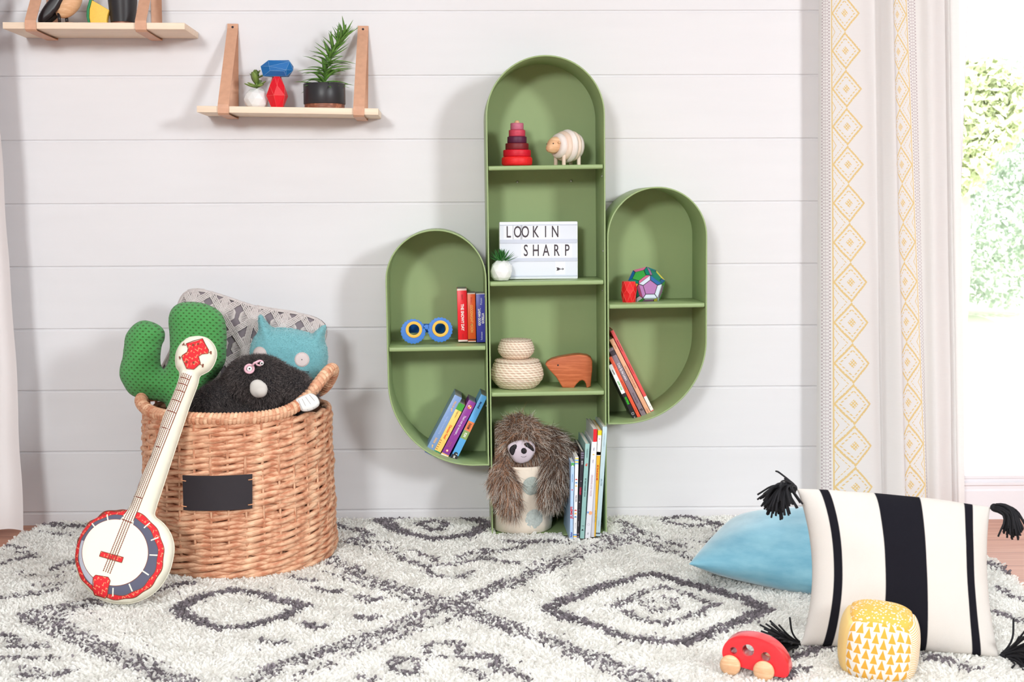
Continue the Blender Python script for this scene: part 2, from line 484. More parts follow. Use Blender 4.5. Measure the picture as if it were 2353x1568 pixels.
shrub('garden_shrub', 5.6, 10.5, 1.2, (1.7, 1.2, 1.25), 3, 'grey-green rounded garden shrub seen low through the window', LF2, 15000)
shrub('garden_shrub', 4.45, 7.2, 1.75, (.45, .5, .62), 5, 'small yellow-green garden shrub beside the curtain edge outside', LF1, 7000)
shrub('garden_shrub', 7.9, 8.6, 1.0, (.9, .8, 1.0), 8, 'tall pale garden shrub at the far side of the window view', LF1, 7000)
# ------------------------------------------------------------------ cactus bookcase
BC = Matrix.Translation((.29, 0, .010)) @ Matrix.Rotation(math.radians(-.7), 4, 'Y')
case = thing('cactus_bookcase', 'tall sage green metal bookcase shaped like a cactus standing against the white wall', 'bookcase', M=BC)
def arch(x0, x1, z0, z1, t=0, rb=0, side=0, n=36):
    """rounded top; rb: radius of the rounded lower outer corner, side -1 left / +1 right"""
    x0 += t; x1 -= t; z0 += t; z1 -= t; r = (x1 - x0) / 2; cx = (x0 + x1) / 2; cz = z1 - r; rb = max(rb - t, 0)
    P = [(cx + r * math.cos(PI * i / n), cz + r * math.sin(PI * i / n)) for i in range(n + 1)]
    if side == -1: P += [(x0 + rb + rb * math.cos(PI + PI / 2 * i / n), z0 + rb + rb * math.sin(PI + PI / 2 * i / n)) for i in range(n + 1)] + [(x1, z0)]
    elif side == 1: P += [(x0, z0)] + [(x1 - rb + rb * math.cos(-PI / 2 + PI / 2 * i / n), z0 + rb + rb * math.sin(-PI / 2 + PI / 2 * i / n)) for i in range(n + 1)]
    else: P += [(x0, z0), (x1, z0)]
    return P
def shell(name, label, *a):
    kw = dict(rb=a[4], side=a[5]) if len(a) > 4 else {}
    o = mk(name, slab([arch(*a[:4], **kw), arch(*a[:4], t=.0042, **kw)], -.21, -.004, .0014, 2), GREEN, case, True, angle=40)
    mk('back_panel', slab([arch(*a[:4], t=.002, **kw)], -.008, -.0045), GREEN, o, False)
    return o
colm = shell('trunk_shell', None, -.167, .167, 0, 1.368)
armL = shell('arm_shell', None, -.4575, -.1712, .210, .889, .245, -1)
armR = shell('arm_shell', None, .1712, .4550, .323, .999, .240, 1)
def shelf(x0, x1, z, par):
    g = join(box(x0 + .0045, x1 - .0045, -.2, -.0085, z - .004, z, .001), box(x0 + .005, x1 - .005, -.206, -.195, z - .0125, z, .004, 3))
    return mk('shelf', g, GREEN, par, True, angle=50)
SZ = [1.064, .738, .421]
for z in SZ: shelf(-.167, .167, z, case)
shelf(-.4575, -.1712, .556, case); shelf(.1712, .4550, .668, case)
def screw(p, ax):
    g, _ = lathe_uv([(0, .0022), (.0022, .002), (.0034, .001), (.0036, 0)], 12)
    q = Vector((0, 0, 1)).rotation_difference(Vector(ax)).to_matrix().to_4x4()
    mk('screw', xf(g, Matrix.Translation(p) @ q), STEEL, case)
for z in (.82, .30): screw((.1625, -.185, z), (-1, 0, 0))
for z in (.545, .23): screw((-.1760, -.185, z + .15), (-1, 0, 0))
for x in (-.07, .09): screw((x, -.0086, 1.022), (0, -1, 0))
for z in (1.05, .725, .405): screw((.1620, -.17, z - .018), (-1, 0, 0))

# world height of a shelf top, used to rest things on it
ZTOP, ZMID, ZLOW, ZLS, ZRS, ZFL = 1.0745, .7485, .4315, .5665, .678, .0155

# ------------------------------------------------------------------ wall shelves
NAIL = pm('dark_nail', srgb(70, 68, 78), .4, metal=.6)
def strap_geo(x, w, yb, zt, zb, yf):
    # one leather band: from the wall nail down over the front edge, under the board and back up the wall
    P = [(-.0045, zt + .004), (-.0075, zt - .01), (yf - .0035, zb + .004), (yf - .0045, zb - .006), (yf - .0035, zb - .019), (yf + .004, zb - .0235), (yf * .5, zb - .0245), (-.006, zb - .0245), (-.0025, zb - .02), (-.002, zt + .004)]
    P = [(y, z) for y, z in P]
    V, F = [], []; T = .0011
    for i, (y, z) in enumerate(P):
        a = P[max(i - 1, 0)]; b = P[min(i + 1, len(P) - 1)]; dy, dz = b[0] - a[0], b[1] - a[1]; l = math.hypot(dy, dz) or 1
        ny, nz = dz / l * T, -dy / l * T
        V += [(x - w / 2, y + ny, z + nz), (x + w / 2, y + ny, z + nz), (x + w / 2, y - ny, z - nz), (x - w / 2, y - ny, z - nz)]
    for i in range(len(P) - 1):
        for k in range(4): F.append((4 * i + k, 4 * i + (k + 1) % 4, 4 * i + 4 + (k + 1) % 4, 4 * i + 4 + k))
    return V, F
def wall_shelf(label, x0, x1, z, depth, sx, ztop, tilt=0.0):
    M = Matrix.Translation(((x0 + x1) / 2, 0, z)) @ Matrix.Rotation(tilt, 4, 'Y')
    T = thing('wall_shelf', label, 'shelf', M=M, group='pine wall shelves hung in leather straps'); w = (x1 - x0) / 2
    mk('board', box(-w, w, -depth, -.003, -.018, 0, .0015), PINE, T, True, angle=40)
    for a in sx:
        a -= (x0 + x1) / 2
        s = mk('strap', strap_geo(a, .031, 0, ztop, 0, -depth), LEATHER, T, False)
        g, _ = lathe_uv([(0, .0022), (.0026, .0016), (.0036, 0)], 12)
        mk('nail', xf(g, Matrix.Translation((a, -.0077, ztop - .006)) @ Matrix.Rotation(PI / 2, 4, 'X')), NAIL, s)
    return T
wall_shelf('lower pine wall shelf hung in two tan leather straps, with both potted plants on it', -.703, -.193, 1.2395, .17, (-.628, -.248), .2455, math.radians(1.0))
wall_shelf('upper pine wall shelf in leather straps with a wooden bird on it', -1.226, -.7245, 1.4697, .2, (-1.148, -.845), .245, math.radians(.3))

# ------------------------------------------------------------------ plants
def leafstrip(base, d0, d1, L, w, n=7, crease=.25, prof=None, side=None):
    b = Vector(base); d0 = Vector(d0).normalized(); d1 = Vector(d1).normalized()
    side = Vector(side) if side is not None else d0.cross(Vector((0, 0, 1)))
    if side.length < .05: side = Vector((1, 0, 0))
    side.normalize(); V, F = [], []; p = b.copy()
    for i in range(n + 1):
        t = i / n; d = d0.lerp(d1, t).normalized(); up = side.cross(d).normalized()
        ww = w * (prof(t) if prof else (.45 + .55 * math.sin(PI * min(1, t * 1.25) )) * (1 - t ** 3) if t < .8 else w and (1 - t ** 3) * .6)
        ww = max(ww, .0002)
        V += [tuple(p - side * ww + up * ww * crease), tuple(p - up * ww * .25), tuple(p + side * ww + up * ww * crease), tuple(p + up * ww * .12)]
        p = p + d * (L / n)
    for i in range(n):
        a, b2 = 4 * i, 4 * i + 4
        F += [(a, a + 1, b2 + 1, b2), (a + 1, a + 2, b2 + 2, b2 + 1), (a + 2, a + 3, b2 + 3, b2 + 2), (a + 3, a, b2, b2 + 3)]
    return V, F
LEAFG = pm('glossy_green_leaf', srgb(104, 148, 66), .45, var=.3, vs=60); LEAFD = pm('deep_green_leaf', srgb(52, 118, 50), .45, var=.3, vs=80)
LEAFS = pm('olive_succulent_leaf', srgb(118, 142, 70), .4, var=.25, vs=50); SOIL = pm('dark_potting_soil', srgb(60, 48, 42), .95, bump=.6, bs=300)
def facet_pot(T, r, h):
    bm = bmesh.new(); bmesh.ops.create_icosphere(bm, subdivisions=2, radius=1)
    for v in bm.verts:
        v.co.x += .03 * math.sin(7 * v.co.y + 3 * v.co.z); v.co = Vector((v.co.x * r, v.co.y * r, v.co.z * h * .62 + h * .46))
    bmesh.ops.bisect_plane(bm, geom=bm.verts[:] + bm.edges[:] + bm.faces[:], plane_co=(0, 0, h), plane_no=(0, 0, 1), clear_outer=True)
    bmesh.ops.bisect_plane(bm, geom=bm.verts[:] + bm.edges[:] + bm.faces[:], plane_co=(0, 0, 0), plane_no=(0, 0, -1), clear_outer=True)
    bmesh.ops.contextual_create(bm, geom=[e for e in bm.edges if e.is_boundary and e.verts[0].co.z < h * .1])
    bmesh.ops.solidify(bm, geom=bm.faces[:], thickness=.003)
    bmesh.ops.bevel(bm, geom=[e for e in bm.edges], offset=.0011, segments=2, affect='EDGES', profile=.5, clamp_overlap=True)
    mk('pot', bm_out(bm), CERAMIC, T, True)
    mk('soil', mv(lathe([(0, 0), (r * .6, 0)], 20), 0, 0, h * .93), SOIL, T)
T = thing('potted_succulent', 'small round-leaved succulent in a faceted white pot on the lower wall shelf', 'potted plant', (-.548, -.075, 1.2425))
facet_pot(T, .0365, .056)
pp = lambda t: math.sin(PI * min(.97, t * .8 + .12)) ** .7
g = [tube([(0, 0, .05), (.001, 0, .075), (0, 0, .095)], .0028, 8)]
for az, el, L, w, z in [(190, 12, .036, .011, .06), (-15, 22, .034, .008, .062), (165, 35, .026, .010, .083), (5, 20, .03, .010, .086), (250, 55, .038, .0125, .07), (320, 8, .03, .010, .06), (70, 30, .03, .010, .066), (110, 60, .024, .009, .09), (290, 75, .022, .008, .085), (215, 15, .03, .010, .062), (40, 50, .022, .009, .092)]:
    a, e = math.radians(az), math.radians(el); d = Vector((math.cos(a) * math.cos(e), math.sin(a) * math.cos(e), math.sin(e)))
    g.append(leafstrip((0, 0, z), d, d + Vector((0, 0, .25)), L, w, 7, .2, pp))
mk('leaves', join(*g), LEAFS, T)
T = thing('potted_succulent', 'small spiky succulent in a faceted white pot in front of the lightbox sign', 'potted plant', (at(1152, 645, -.165).x, -.165, ZMID))
facet_pot(T, .0325, .0575)
g = []; rg = random.Random(4)
for k in range(34):
    a = k * 2.4; e = math.radians(15 + 68 * (k / 34)); L = .047 - .008 * k / 34
    d = Vector((math.cos(a) * math.cos(e), math.sin(a) * math.cos(e), math.sin(e)))
    g.append(leafstrip((d.x * .006, d.y * .006, .052), d, d + Vector((0, 0, .25)), L, .0052, 6, .3, lambda t: (1 - t) ** .7))
mk('leaves', join(*g), LEAFD, T)
WALN = wood('walnut_base', srgb(120, 70, 52), srgb(176, 112, 84)); POTB = pm('matte_black_pot', srgb(46, 44, 47), .38, bump=.05, bs=500)
T = thing('potted_plant', 'spiky green plant in a black cylindrical pot on the lower wall shelf', 'potted plant', (-.352, -.085, 1.2395))
mk('wooden_base', lathe([(0, 0), (.0575, 0), (.0575, .013), (0, .013)], 48), WALN, T, angle=40)
mk('pot', lathe([(0, .0135), (.0595, .0135), (.060, .0145), (.060, .0705), (.0593, .0715), (.0575, .0715), (.057, .066), (0, .066)], 56), POTB, T, angle=40)
mk('soil', lathe([(0, .067), (.057, .067)], 24), SOIL, T)
stem = catmull([(0, 0, .06), (.004, 0, .10), (.018, -.002, .145), (.042, 0, .182), (.062, 0, .212)], 8, False)
mk('stem', tube(stem, lambda t: .0042 - .0022 * t, 8), pm('green_stem', srgb(104, 138, 70), .5), T)
g = []; rg = random.Random(9)
for k in range(110):
    t = (k / 109) ** 1.15; P = stem[min(int(t * (len(stem) - 1)), len(stem) - 1)]
    a = k * 2.399 + rg.uniform(-.3, .3); e = math.radians(rg.uniform(5, 45) if t < .55 else rg.uniform(20, 62))
    d = Vector((math.cos(a) * math.cos(e), math.sin(a) * math.cos(e), math.sin(e))) + Vector((.28 * t, 0, .1 * t))
    L = (.092 - .038 * t) * rg.uniform(.7, 1.12)
    g.append(leafstrip(P, d, d + Vector((0, 0, -.55 if t < .5 else .15)), L, .0074 - .0028 * t, 7, .35, lambda q: (.5 + q * 1.6) if q < .3 else (1 - q) ** .75 * 1.25))
mk('leaves', join(*g), LEAFG, T)
T = thing('plant_pot', 'tapered black pot with a brown base on the upper wall shelf', 'pot', (at(283, 50, -.115).x, -.115, 1.4705))
mk('wooden_base', lathe([(0, 0), (.0335, 0), (.0335, .009), (0, .009)], 40), WALN, T, angle=40)
mk('pot', lathe([(0, .0095), (.0345, .0095), (.043, .098), (.0415, .099), (.0395, .094), (.034, .04), (0, .04)], 48), POTB, T, angle=40)

# ------------------------------------------------------------------ faceted wooden gems
def gem(name, label, M, pts, col, edge, cat='block', group=None):
    T = thing(name, label, cat, M=M, group=group)
    (g, E_) = hull(pts); t = pm(name + '_paint', col, .42, bump=.1, bs=60, bd=.0006, stretch=(.3, 3, 3))
    mk('block_body', g, t, T, False)
    e = join(*[tube([a, b], .00026, 5) for a, b in E_]); mk('worn_edges', e, pm(name + '_edge', edge, .7), T)
    return T
def gem_pts(h, rings): # rings: (z, r, n, phase, squash)
    return [(r * math.cos(2 * PI * (k + ph) / n), r * math.sin(2 * PI * (k + ph) / n), z) for z, r, n, ph in rings for k in range(n)]
gem('gem_block', 'upright red faceted wooden gem block with a blue one balanced on top', Matrix.Translation((-.4865, -.095, 1.2405)) @ Matrix.Rotation(.35, 4, 'Z'),
    gem_pts(0, [(0, .0175, 6, .2), (.036, .0315, 6, .0), (.064, .024, 6, .3), (.0905, .0125, 5, .1)]), srgb(226, 22, 40), srgb(240, 130, 120), group='faceted wooden gem blocks')
gem('gem_block', 'blue faceted wooden gem block lying on top of the upright red one', Matrix.Translation((-.484, -.1, 1.3535)),
    [(-.047, -.004, .006), (-.043, .012, -.010), (-.040, -.006, -.022), (-.020, -.024, .004), (-.018, -.022, -.008), (-.024, -.008, .0225), (-.018, .016, .0225), (-.02, .02, -.0225), (-.012, -.006, -.0225), (.034, -.010, .0225), (.034, .014, .0225), (.038, -.018, .018), (.022, -.022, -.010), (.026, -.008, -.0225), (.030, .016, -.0225), (.046, -.008, -.006), (.045, .010, .006), (.028, -.024, -.006)],
    srgb(24, 106, 176), srgb(150, 190, 220), group='faceted wooden gem blocks')
gem('gem_block', 'stubby red faceted wooden block beside the multicoloured puzzle ball', Matrix.Translation((at(1445, 690, -.125).x, -.125, ZRS)) @ Matrix.Rotation(.5, 4, 'Z'),
    gem_pts(0, [(0, .0185, 7, .2), (.026, .0225, 7, .7), (.040, .0228, 7, .2), (.063, .0198, 7, .7)]), srgb(228, 26, 34), srgb(250, 140, 120), group='faceted wooden gem blocks')

# multicoloured twelve-sided puzzle
T = thing('puzzle_ball', 'twelve-sided puzzle ball of coloured pentagon pieces with black lines', 'toy', M=Matrix.Translation((at(1483, 660, -.085).x, -.085, ZRS + .0445)) @ Matrix.Rotation(math.radians(8), 4, 'Z'))
ph = (1 + 5 ** .5) / 2
dv = [Vector((a, b, c)) for a in (-1, 1) for b in (-1, 1) for c in (-1, 1)] + [Vector(p) for a in (-1, 1) for b in (-1, 1) for p in ((0, a / ph, b * ph), (a / ph, b * ph, 0), (a * ph, 0, b / ph))]
Rr = Vector((0, 1, ph)).normalized().rotation_difference(Vector((0, 0, 1))).to_matrix()
sc_ = .0440 / 1.1135 / 1.0
dv = [(Rr @ v) * (sc_ * .98 / 1.2247 * 1.1) for v in dv]
(g, _) = hull(dv); mk('black_core', g, BLACK, T, False)
pc = [srgb(*c) for c in ((18, 142, 118), (178, 120, 178), (240, 226, 96), (28, 70, 160), (226, 120, 160), (10, 130, 140), (70, 176, 80), (28, 100, 160), (184, 96, 140), (210, 220, 235))]
pm_ = [pm('puzzle_tile_%s' % w, c, .3) for w, c in zip('emerald lilac yellow navy pink teal green blue mauve pale'.split(), pc)]
V, F, fmi = [], [], []; rg = random.Random(3)
def tile(poly, nrm, m):
    c = sum(poly, Vector()) / len(poly); q = [c + (p - c) * .92 for p in poly]; n = len(V)
    V.extend(tuple(p + nrm * .0007) for p in q); V.extend(tuple(p - nrm * .001) for p in q); k = len(q)
    F.append(tuple(range(n, n + k))); fmi.append(m)
    for i in range(k): F.append((n + i, n + k + i, n + k + (i + 1) % k, n + (i + 1) % k)); fmi.append(m)
for fi, f in enumerate(g[1]):
    P = [Vector(g[0][i]) for i in f]; c = sum(P, Vector()) / len(P); nr = (P[1] - P[0]).cross(P[2] - P[1]).normalized()
    if nr.dot(c) < 0: P = P[::-1]; nr = -nr
    k = len(P); inner = [c + (p - c) * .0 + ((P[i] + P[i - 1]) / 2 - c) * .62 for i, p in enumerate(P)]
    inner = [c + (p - c) * .64 for p in P]
    tile(inner, nr, (fi * 3) % 2 if fi % 3 else fi % 10)
    for i in range(k): tile([inner[i], P[i], P[(i + 1) % k], inner[(i + 1) % k]], nr, rg.randrange(10))
mk('coloured_tiles', (V, F), None, T, False, mats=pm_, fm=fmi)

# ------------------------------------------------------------------ toys on the upper wall shelf
TANW = wood('maple_wood', srgb(222, 170, 128), srgb(242, 202, 162), (3, 3, 20), 4)
LACQ = pm('black_lacquer', srgb(36, 30, 34), .3)
bx = at(145, 50, -.12).x
T = thing('wooden_bird', 'wooden bird figure with black wing and black legs on the upper wall shelf', 'figurine', (bx, -.12, 1.4705))
Rb = Matrix.Rotation(math.radians(-38), 3, 'Y')
mk('body', blob([((.018, 0, .062), (.030, .026, .048), Matrix.Rotation(math.radians(42), 3, 'Y')), ((.045, 0, .105), .022), ((.03, 0, .085), .025)], .0025, 6), TANW, T)
for s in (-1, 1):
    mk('wing', xf(puff([catmull([(-.064, .012), (-.052, .005), (-.02, .028), (.006, .06), (.024, .098), (.006, .098), (-.03, .07), (-.056, .036)], 5)], .006, .012, .005), Matrix.Translation((0, s * .022, 0))), LACQ, T)
mk('beak', tube([(.062, 0, .11), (.085, 0, .108)], lambda t: .006 * (1 - t) + .0005, 8), LACQ, T)
for x, y in ((-.006, -.012), (.0085, .010)): mk('leg', tube([(x, y, .004), (x - .002, y, .034)], .0045, 12), LACQ, T)
mk('base', blob([((.016, 0, .004), (.028, .022, .007))], .002, 2), TANW, T)
P = Plane(Vector((at(226, 50, -.13).x, -.13, 1.4705)))
T = thing('fruit_slice', 'yellow wooden fruit slice toy with a green rind on the upper wall shelf', 'toy', M=P.M)
cr = crop(0, 0, 4.902)
mk('flesh', slab([P.pts(cr([(1046, 8), (1130, 55), (1240, 120), (1222, 175), (1213, 230), (1214, 271), (1030, 271), (1016, 200), (1020, 110)]))], -.011, .011, .002), pm('yellow_paint', srgb(250, 200, 84), .5, var=.08, vs=300), T, angle=40)
mk('rind', slab([P.pts(cr([(1046, 8), (1018, 110), (1014, 200), (1028, 271), (1004, 271), (985, 200), (987, 110), (1018, -5), (1040, -20)]))], -.0112, .0112, .002), pm('green_rind_paint', srgb(12, 128, 74), .45), T, angle=40)

# ------------------------------------------------------------------ ring stacker
T = thing('ring_stacker', 'wooden stacking toy of pink to red rings on the top bookcase shelf', 'toy', (at(1188, 370, -.12).x, -.12, ZTOP))
def rring(r, z0, z1, b=.003): return lathe([(.004, z0), (r - b, z0), (r - b * .3, z0 + b * .3), (r, z0 + b), (r, z1 - b), (r - b * .3, z1 - b * .3), (r - b, z1), (.004, z1)], 40)
s = 1 / 793.; z = 0; 
for name, r, h, c in (('base_ring', 35, 21, (232, 30, 34)), ('ring', 31.5, 15, (206, 8, 40)), ('ring', 26.5, 15, (118, 24, 32)), ('ring', 22, 15, (84, 24, 58)), ('ring', 18.8, 15, (196, 60, 84)), ('ring', 15, 15.5, (192, 104, 128))):
    h *= s; mk(name, rring(r * s, z, z + h, .007 if name == 'base_ring' else .002), pm('stain_%d_%d_%d' % c, srgb(*c), .5, var=.12, vs=40, stretch=(1, 8, 8)), T, angle=50); z += h
mk('peg', lathe([(0, z + .008), (.005, z + .007), (.0075, z + .002), (.0078, z), (0, z - .002)], 20), TANW, T)

# ------------------------------------------------------------------ wooden sheep
SHW = wood('whitewashed_wood', srgb(232, 218, 212), srgb(244, 234, 230), (20, 3, 3), 3, .55)
SHP = wood('natural_pale_wood', srgb(228, 200, 182), srgb(240, 220, 206), (20, 3, 3), 3, .55)
T = thing('wooden_sheep', 'ribbed wooden sheep figure with a tan face on the top bookcase shelf', 'figurine', M=Matrix.Translation((at(1303, 370, -.12).x, -.12, ZTOP)) @ Matrix.Rotation(math.radians(32), 4, 'Z'))
for i, (x, r, w) in enumerate([(-.030, .036, .0105), (-.0155, .0425, .0105), (0, .0475, .0110), (.0155, .0435, .0105), (.030, .037, .0105)]):
    pr_ = [(0, -w * .72)] + [(r - w + w * math.cos(a) * 1.0, w * math.sin(a) * .98) for a in [(-PI / 2 + PI * k / 12) for k in range(13)]] + [(0, w * .72)]
    mk('wool_ring', xf(lathe(pr_, 44), Matrix.Translation((x, 0, .056)) @ Matrix.Rotation(PI / 2, 4, 'Y')), SHW if i % 2 == 0 else SHP, T, angle=60)
hd = mk('head', blob([((-.047, 0, .058), (.020, .021, .025), Matrix.Rotation(.5, 3, 'Y')), ((-.061, 0, .049), (.011, .014, .0125))], .0016, 5), TANW, T)
for sy in (-1, 1):
    mk('ear', ball((-.046, sy * .0225, .064), (.004, .0055, .0035), 12, 8), TANW, hd)
    mk('eye', ball((-.0605, sy * .0150, .0615), .0018, 10, 6), BLACK, hd)
    for x in (-.026, .028): mk('leg', lathe([(0, 0), (.0052, 0), (.0056, .001), (.0056, .03), (0, .03)], 16) and mv(lathe([(0, 0), (.0052, 0), (.0056, .001), (.0056, .03), (0, .03)], 16), x, sy * .019, 0), SHP, T, angle=50)
mk('tail', tube([(.036, 0, .058), (.052, 0, .055), (.056, 0, .054)], lambda t: .0048, 10), TANW, T)

# ------------------------------------------------------------------ lightbox sign
lx0, lx1 = at(1148, 640, -.125).x, at(1328, 640, -.125).x; LW = lx1 - lx0; LH = .1665
T = thing('lightbox_sign', 'white cinema lightbox sign with black letters on the middle bookcase shelf', 'sign', M=Matrix.Translation((lx0, -.125, ZMID)) @ Matrix.Rotation(math.radians(-.2), 4, 'Y') @ Matrix.Rotation(math.radians(-3), 4, 'X'))
mk('housing', box(0, LW, 0, .042, 0, LH, .003), WHITE, T, True, angle=40)
PANEL = pm('milky_panel', srgb(226, 229, 240), .35); RAIL = pm('clear_rail', srgb(208, 212, 228), .2); TILE = pm('letter_film', srgb(238, 239, 247), .2)
mk('panel', box(.003, LW - .003, -.0006, .001, .004, LH - .008), PANEL, T, False)
lz = lambda y: LH * (643 - y) / (643 - 510)
lxx = lambda x: LW * (x - 1148) / 180
for ys in ((517, 519), (551, 560), (594, 602), (634, 637)):
    mk('rail', box(.002, LW - .002, -.0022, 0, lz(ys[1]), lz(ys[0]), .0004), RAIL, T, False)
UP = lambda x, y, z: Matrix(((1, 0, 0, x), (0, 0, -1, y), (0, 1, 0, z), (0, 0, 0, 1)))
INK = pm('grey_black_letter', srgb(62, 50, 58), .4)
for s_, cx, cy in [('L', 1169, 535), ('O', 1190, 535), ('O', 1207.5, 535), ('K', 1231, 535), ('I', 1254, 535), ('N', 1276, 535), ('S', 1208.5, 578), ('H', 1231.5, 578), ('A', 1255, 578), ('R', 1279, 578), ('P', 1303, 578)]:
    tl = mk('letter_tile', box(lxx(cx - 11.2), lxx(cx + 11.2), -.0011, -.0007, lz(cy + 16), lz(cy - 16)), TILE, T, False)
    text('letter', s_, .0470, UP(lxx(cx), -.0012, lz(cy)), INK, tl, .62, .00015, bold=.0004)
tl = mk('letter_tile', box(lxx(1276), lxx(1299), -.0011, -.0007, lz(633), lz(603)), TILE, T, False)
mk('arrow_symbol', slab([[(lxx(x), lz(y)) for x, y in [(1278.5, 616), (1284, 617), (1287, 619.3), (1293, 619.3), (1292, 616.8), (1296, 620), (1292, 623.2), (1293, 620.7), (1287, 620.7), (1284, 623), (1278.5, 624), (1280.5, 620)]]], -.0014, -.0011), INK, tl, False)

# ------------------------------------------------------------------ lidded seagrass baskets
def seagrass(name):
    t = Tree(name); t.set(rough=.7, spec=.25); u, v, w = t.coords('UV')
    n = t.noise(60, 3)
    row = v * 135; sl = (u * 26 + v * 62).fr()
    rr = ((row.fr() - .5) * 2).ab(); a = 1 - rr * rr
    ds = ((sl - .5) * 2).ab().gt(.62)
    h = a * (1 - ds * .2) + ds * .55
    c = t.mix(a, srgb(214, 174, 148), srgb(246, 224, 204)); c = t.mix(ds * .75, c, srgb(255, 240, 220)); c = t.mix(((n - .5) * 3).cl() * .5, c, srgb(222, 190, 162))
    t.color(c); t.bump(h + n * .6, .9, .0022); return t.mat
SEA = seagrass('woven_seagrass')
def lidded(label, x, y, z, R, H, rb, rt, lidr, lidh, grp='lidded seagrass baskets'):
    T = thing('lidded_basket', label, 'basket', (x, y, z), group=grp)
    n = 26; prof = [(0, 0), (rb * .5, 0)]
    for i in range(n + 1):
        a = i / n; zz = H * a; k = math.sin(PI * (a * .86 + .07)); r = rb + (R - rb) * (k - .218) / .782 if a < .5 else rt + (R - rt) * (k - .218) / .782
        prof.append((r + .0006 * math.sin(i * 5), zz))
    g, uv = lathe_uv(prof, 64); mk('basket_body', g, SEA, T, uv=uv)
    lp = [(lidr - .006, H - .001), (lidr - .001, H), (lidr + .0005, H + lidh * .4), (lidr - .002, H + lidh * .8), (lidr - .009, H + lidh), (lidr * .5, H + lidh * 1.15), (0, H + lidh * 1.2)]
    g, uv = lathe_uv(lp, 64); mk('lid', g, SEA, T, uv=uv)
    return T
bx_ = at(1188, 870, -.108).x
lidded('large round lidded seagrass basket with the smaller one stacked on its lid', bx_, -.112, ZLOW, .0775, .0745, .053, .067, .066, .009)
lidded('small round lidded seagrass basket stacked on top of the larger one', bx_ - .003, -.112, ZLOW + .0745 + .0112, .0535, .0505, .036, .046, .0455, .006)

# ------------------------------------------------------------------ wooden bear
OAK = wood('orange_brown_wood', srgb(176, 88, 50), srgb(206, 116, 74), (1.6, 3, 20), 4.5, .4)
P = Plane(Vector((at(1310, 890, -.12).x, -.11, ZLOW)), yaw=math.radians(-6)); cr = crop(1110, 760, 8.114)
T = thing('wooden_bear', 'carved orange-brown wooden bear figure beside the lidded seagrass baskets', 'figurine', M=P.M)
bo = P.pts(cr([(1165, 672), (1195, 630), (1270, 585), (1400, 550), (1550, 522), (1700, 500), (1800, 497), (1930, 515), (2005, 555), (2035, 620), (2036, 760), (2022, 900), (2005, 1085), (1930, 1100), (1912, 1030), (1885, 985), (1850, 968), (1800, 985), (1745, 1040), (1695, 1108), (1485, 1108), (1430, 1020), (1370, 920), (1300, 840), (1215, 750)]))
mz = min(p[1] for p in bo); bo = [(p[0], max(p[1] - mz, 0)) if p[1] - mz > .002 else (p[0], 0) for p in bo]
bo = [p for p in bo]
mid = [p for p in bo]; zc_ = P.px(*cr([(0, 972)])[0])[1] - mz
mid = [(x_, max(z_, zc_)) for x_, z_ in bo if z_ > .004]
mk('body', join(slab([bo], -.027, -.009, .005, 4), slab([bo], .009, .027, .005, 4), slab([mid], -.020, .020, .002, 2)), OAK, T, angle=50)
for sy in (-1, 1):
    e = P.px(*cr([(1400, 688)])[0]); mk('eye', xf(lathe([(0, .0006), (.0023, .0004), (.0025, 0)], 14), Matrix.Translation((e[0], sy * .0271, e[1] - mz)) @ Matrix.Rotation(sy * -PI / 2, 4, 'X')), BLACK, T)

# ------------------------------------------------------------------ flower goggles
P = Plane(Vector((at(980, 790, -.155).x, -.15, ZLS)), lean=math.radians(4)); cr = crop(880, 620, 8.712)
T = thing('toy_goggles', 'blue scalloped flower-shaped toy goggles with yellow rings on the left arm shelf', 'toy', M=P.M)
BLU = pm('blue_paint', srgb(62, 122, 205), .45, bump=.06, bs=300); YEL = pm('amber_yellow_paint', srgb(240, 184, 70), .45); BLD = pm('deep_blue_card', srgb(8, 84, 160), .5)
c1 = P.px(*cr([(605, 1236)])[0]); c2 = P.px(*cr([(1145, 1203)])[0]); R1 = 253 / 8.712 / 800
for (cx, cz), (yx, yz), ro in ((c1, P.px(*cr([(620, 1200)])[0]), 1), (c2, P.px(*cr([(1150, 1180)])[0]), 1)):
    hole = circle(yx, yz, .0155, 36)
    f = mk('lens_frame', slab([circle(cx, cz, R1 - .0008, 132, wav=.0011, wn=22), hole[::-1]], -.005, .001, .0008, 2), BLU, T, angle=40)
    mk('yellow_ring', slab([circle(yx, yz, .0238, 44), circle(yx, yz, .0156, 44)[::-1]], -.0072, -.0045, .0008, 2), YEL, f, angle=40)
b = P.pts(cr([(800, 1110), (830, 1120), (870, 1100), (905, 1115), (930, 1110), (930, 1190), (895, 1190), (870, 1200), (840, 1180), (800, 1190)])); mk('bridge', slab([b], -.005, .001, .0005), BLU, T, angle=40)
zc = c1[1] + .008
band = [(c1[0] - .012, .001), (c1[0] - .010, .045), (c1[0] + .01, .075), ((c1[0] + c2[0]) / 2, .088), (c2[0] - .01, .075), (c2[0] + .012, .045), (c2[0] + .013, .001)]
bp = catmull([(x, y, 0) for x, y in band], 6, False)
V = []; F = []
for p in bp:
    for dy, z in ((-.0008, zc - .014), (-.0008, zc + .012), (.0008, zc + .012), (.0008, zc - .014)): V.append((p.x, p.y + dy, z))
for i in range(len(bp) - 1):
    for k in range(4): F.append((4 * i + k, 4 * i + (k + 1) % 4, 4 * i + 4 + (k + 1) % 4, 4 * i + 4 + k))
mk('head_band', (V, F), BLD, T, False)
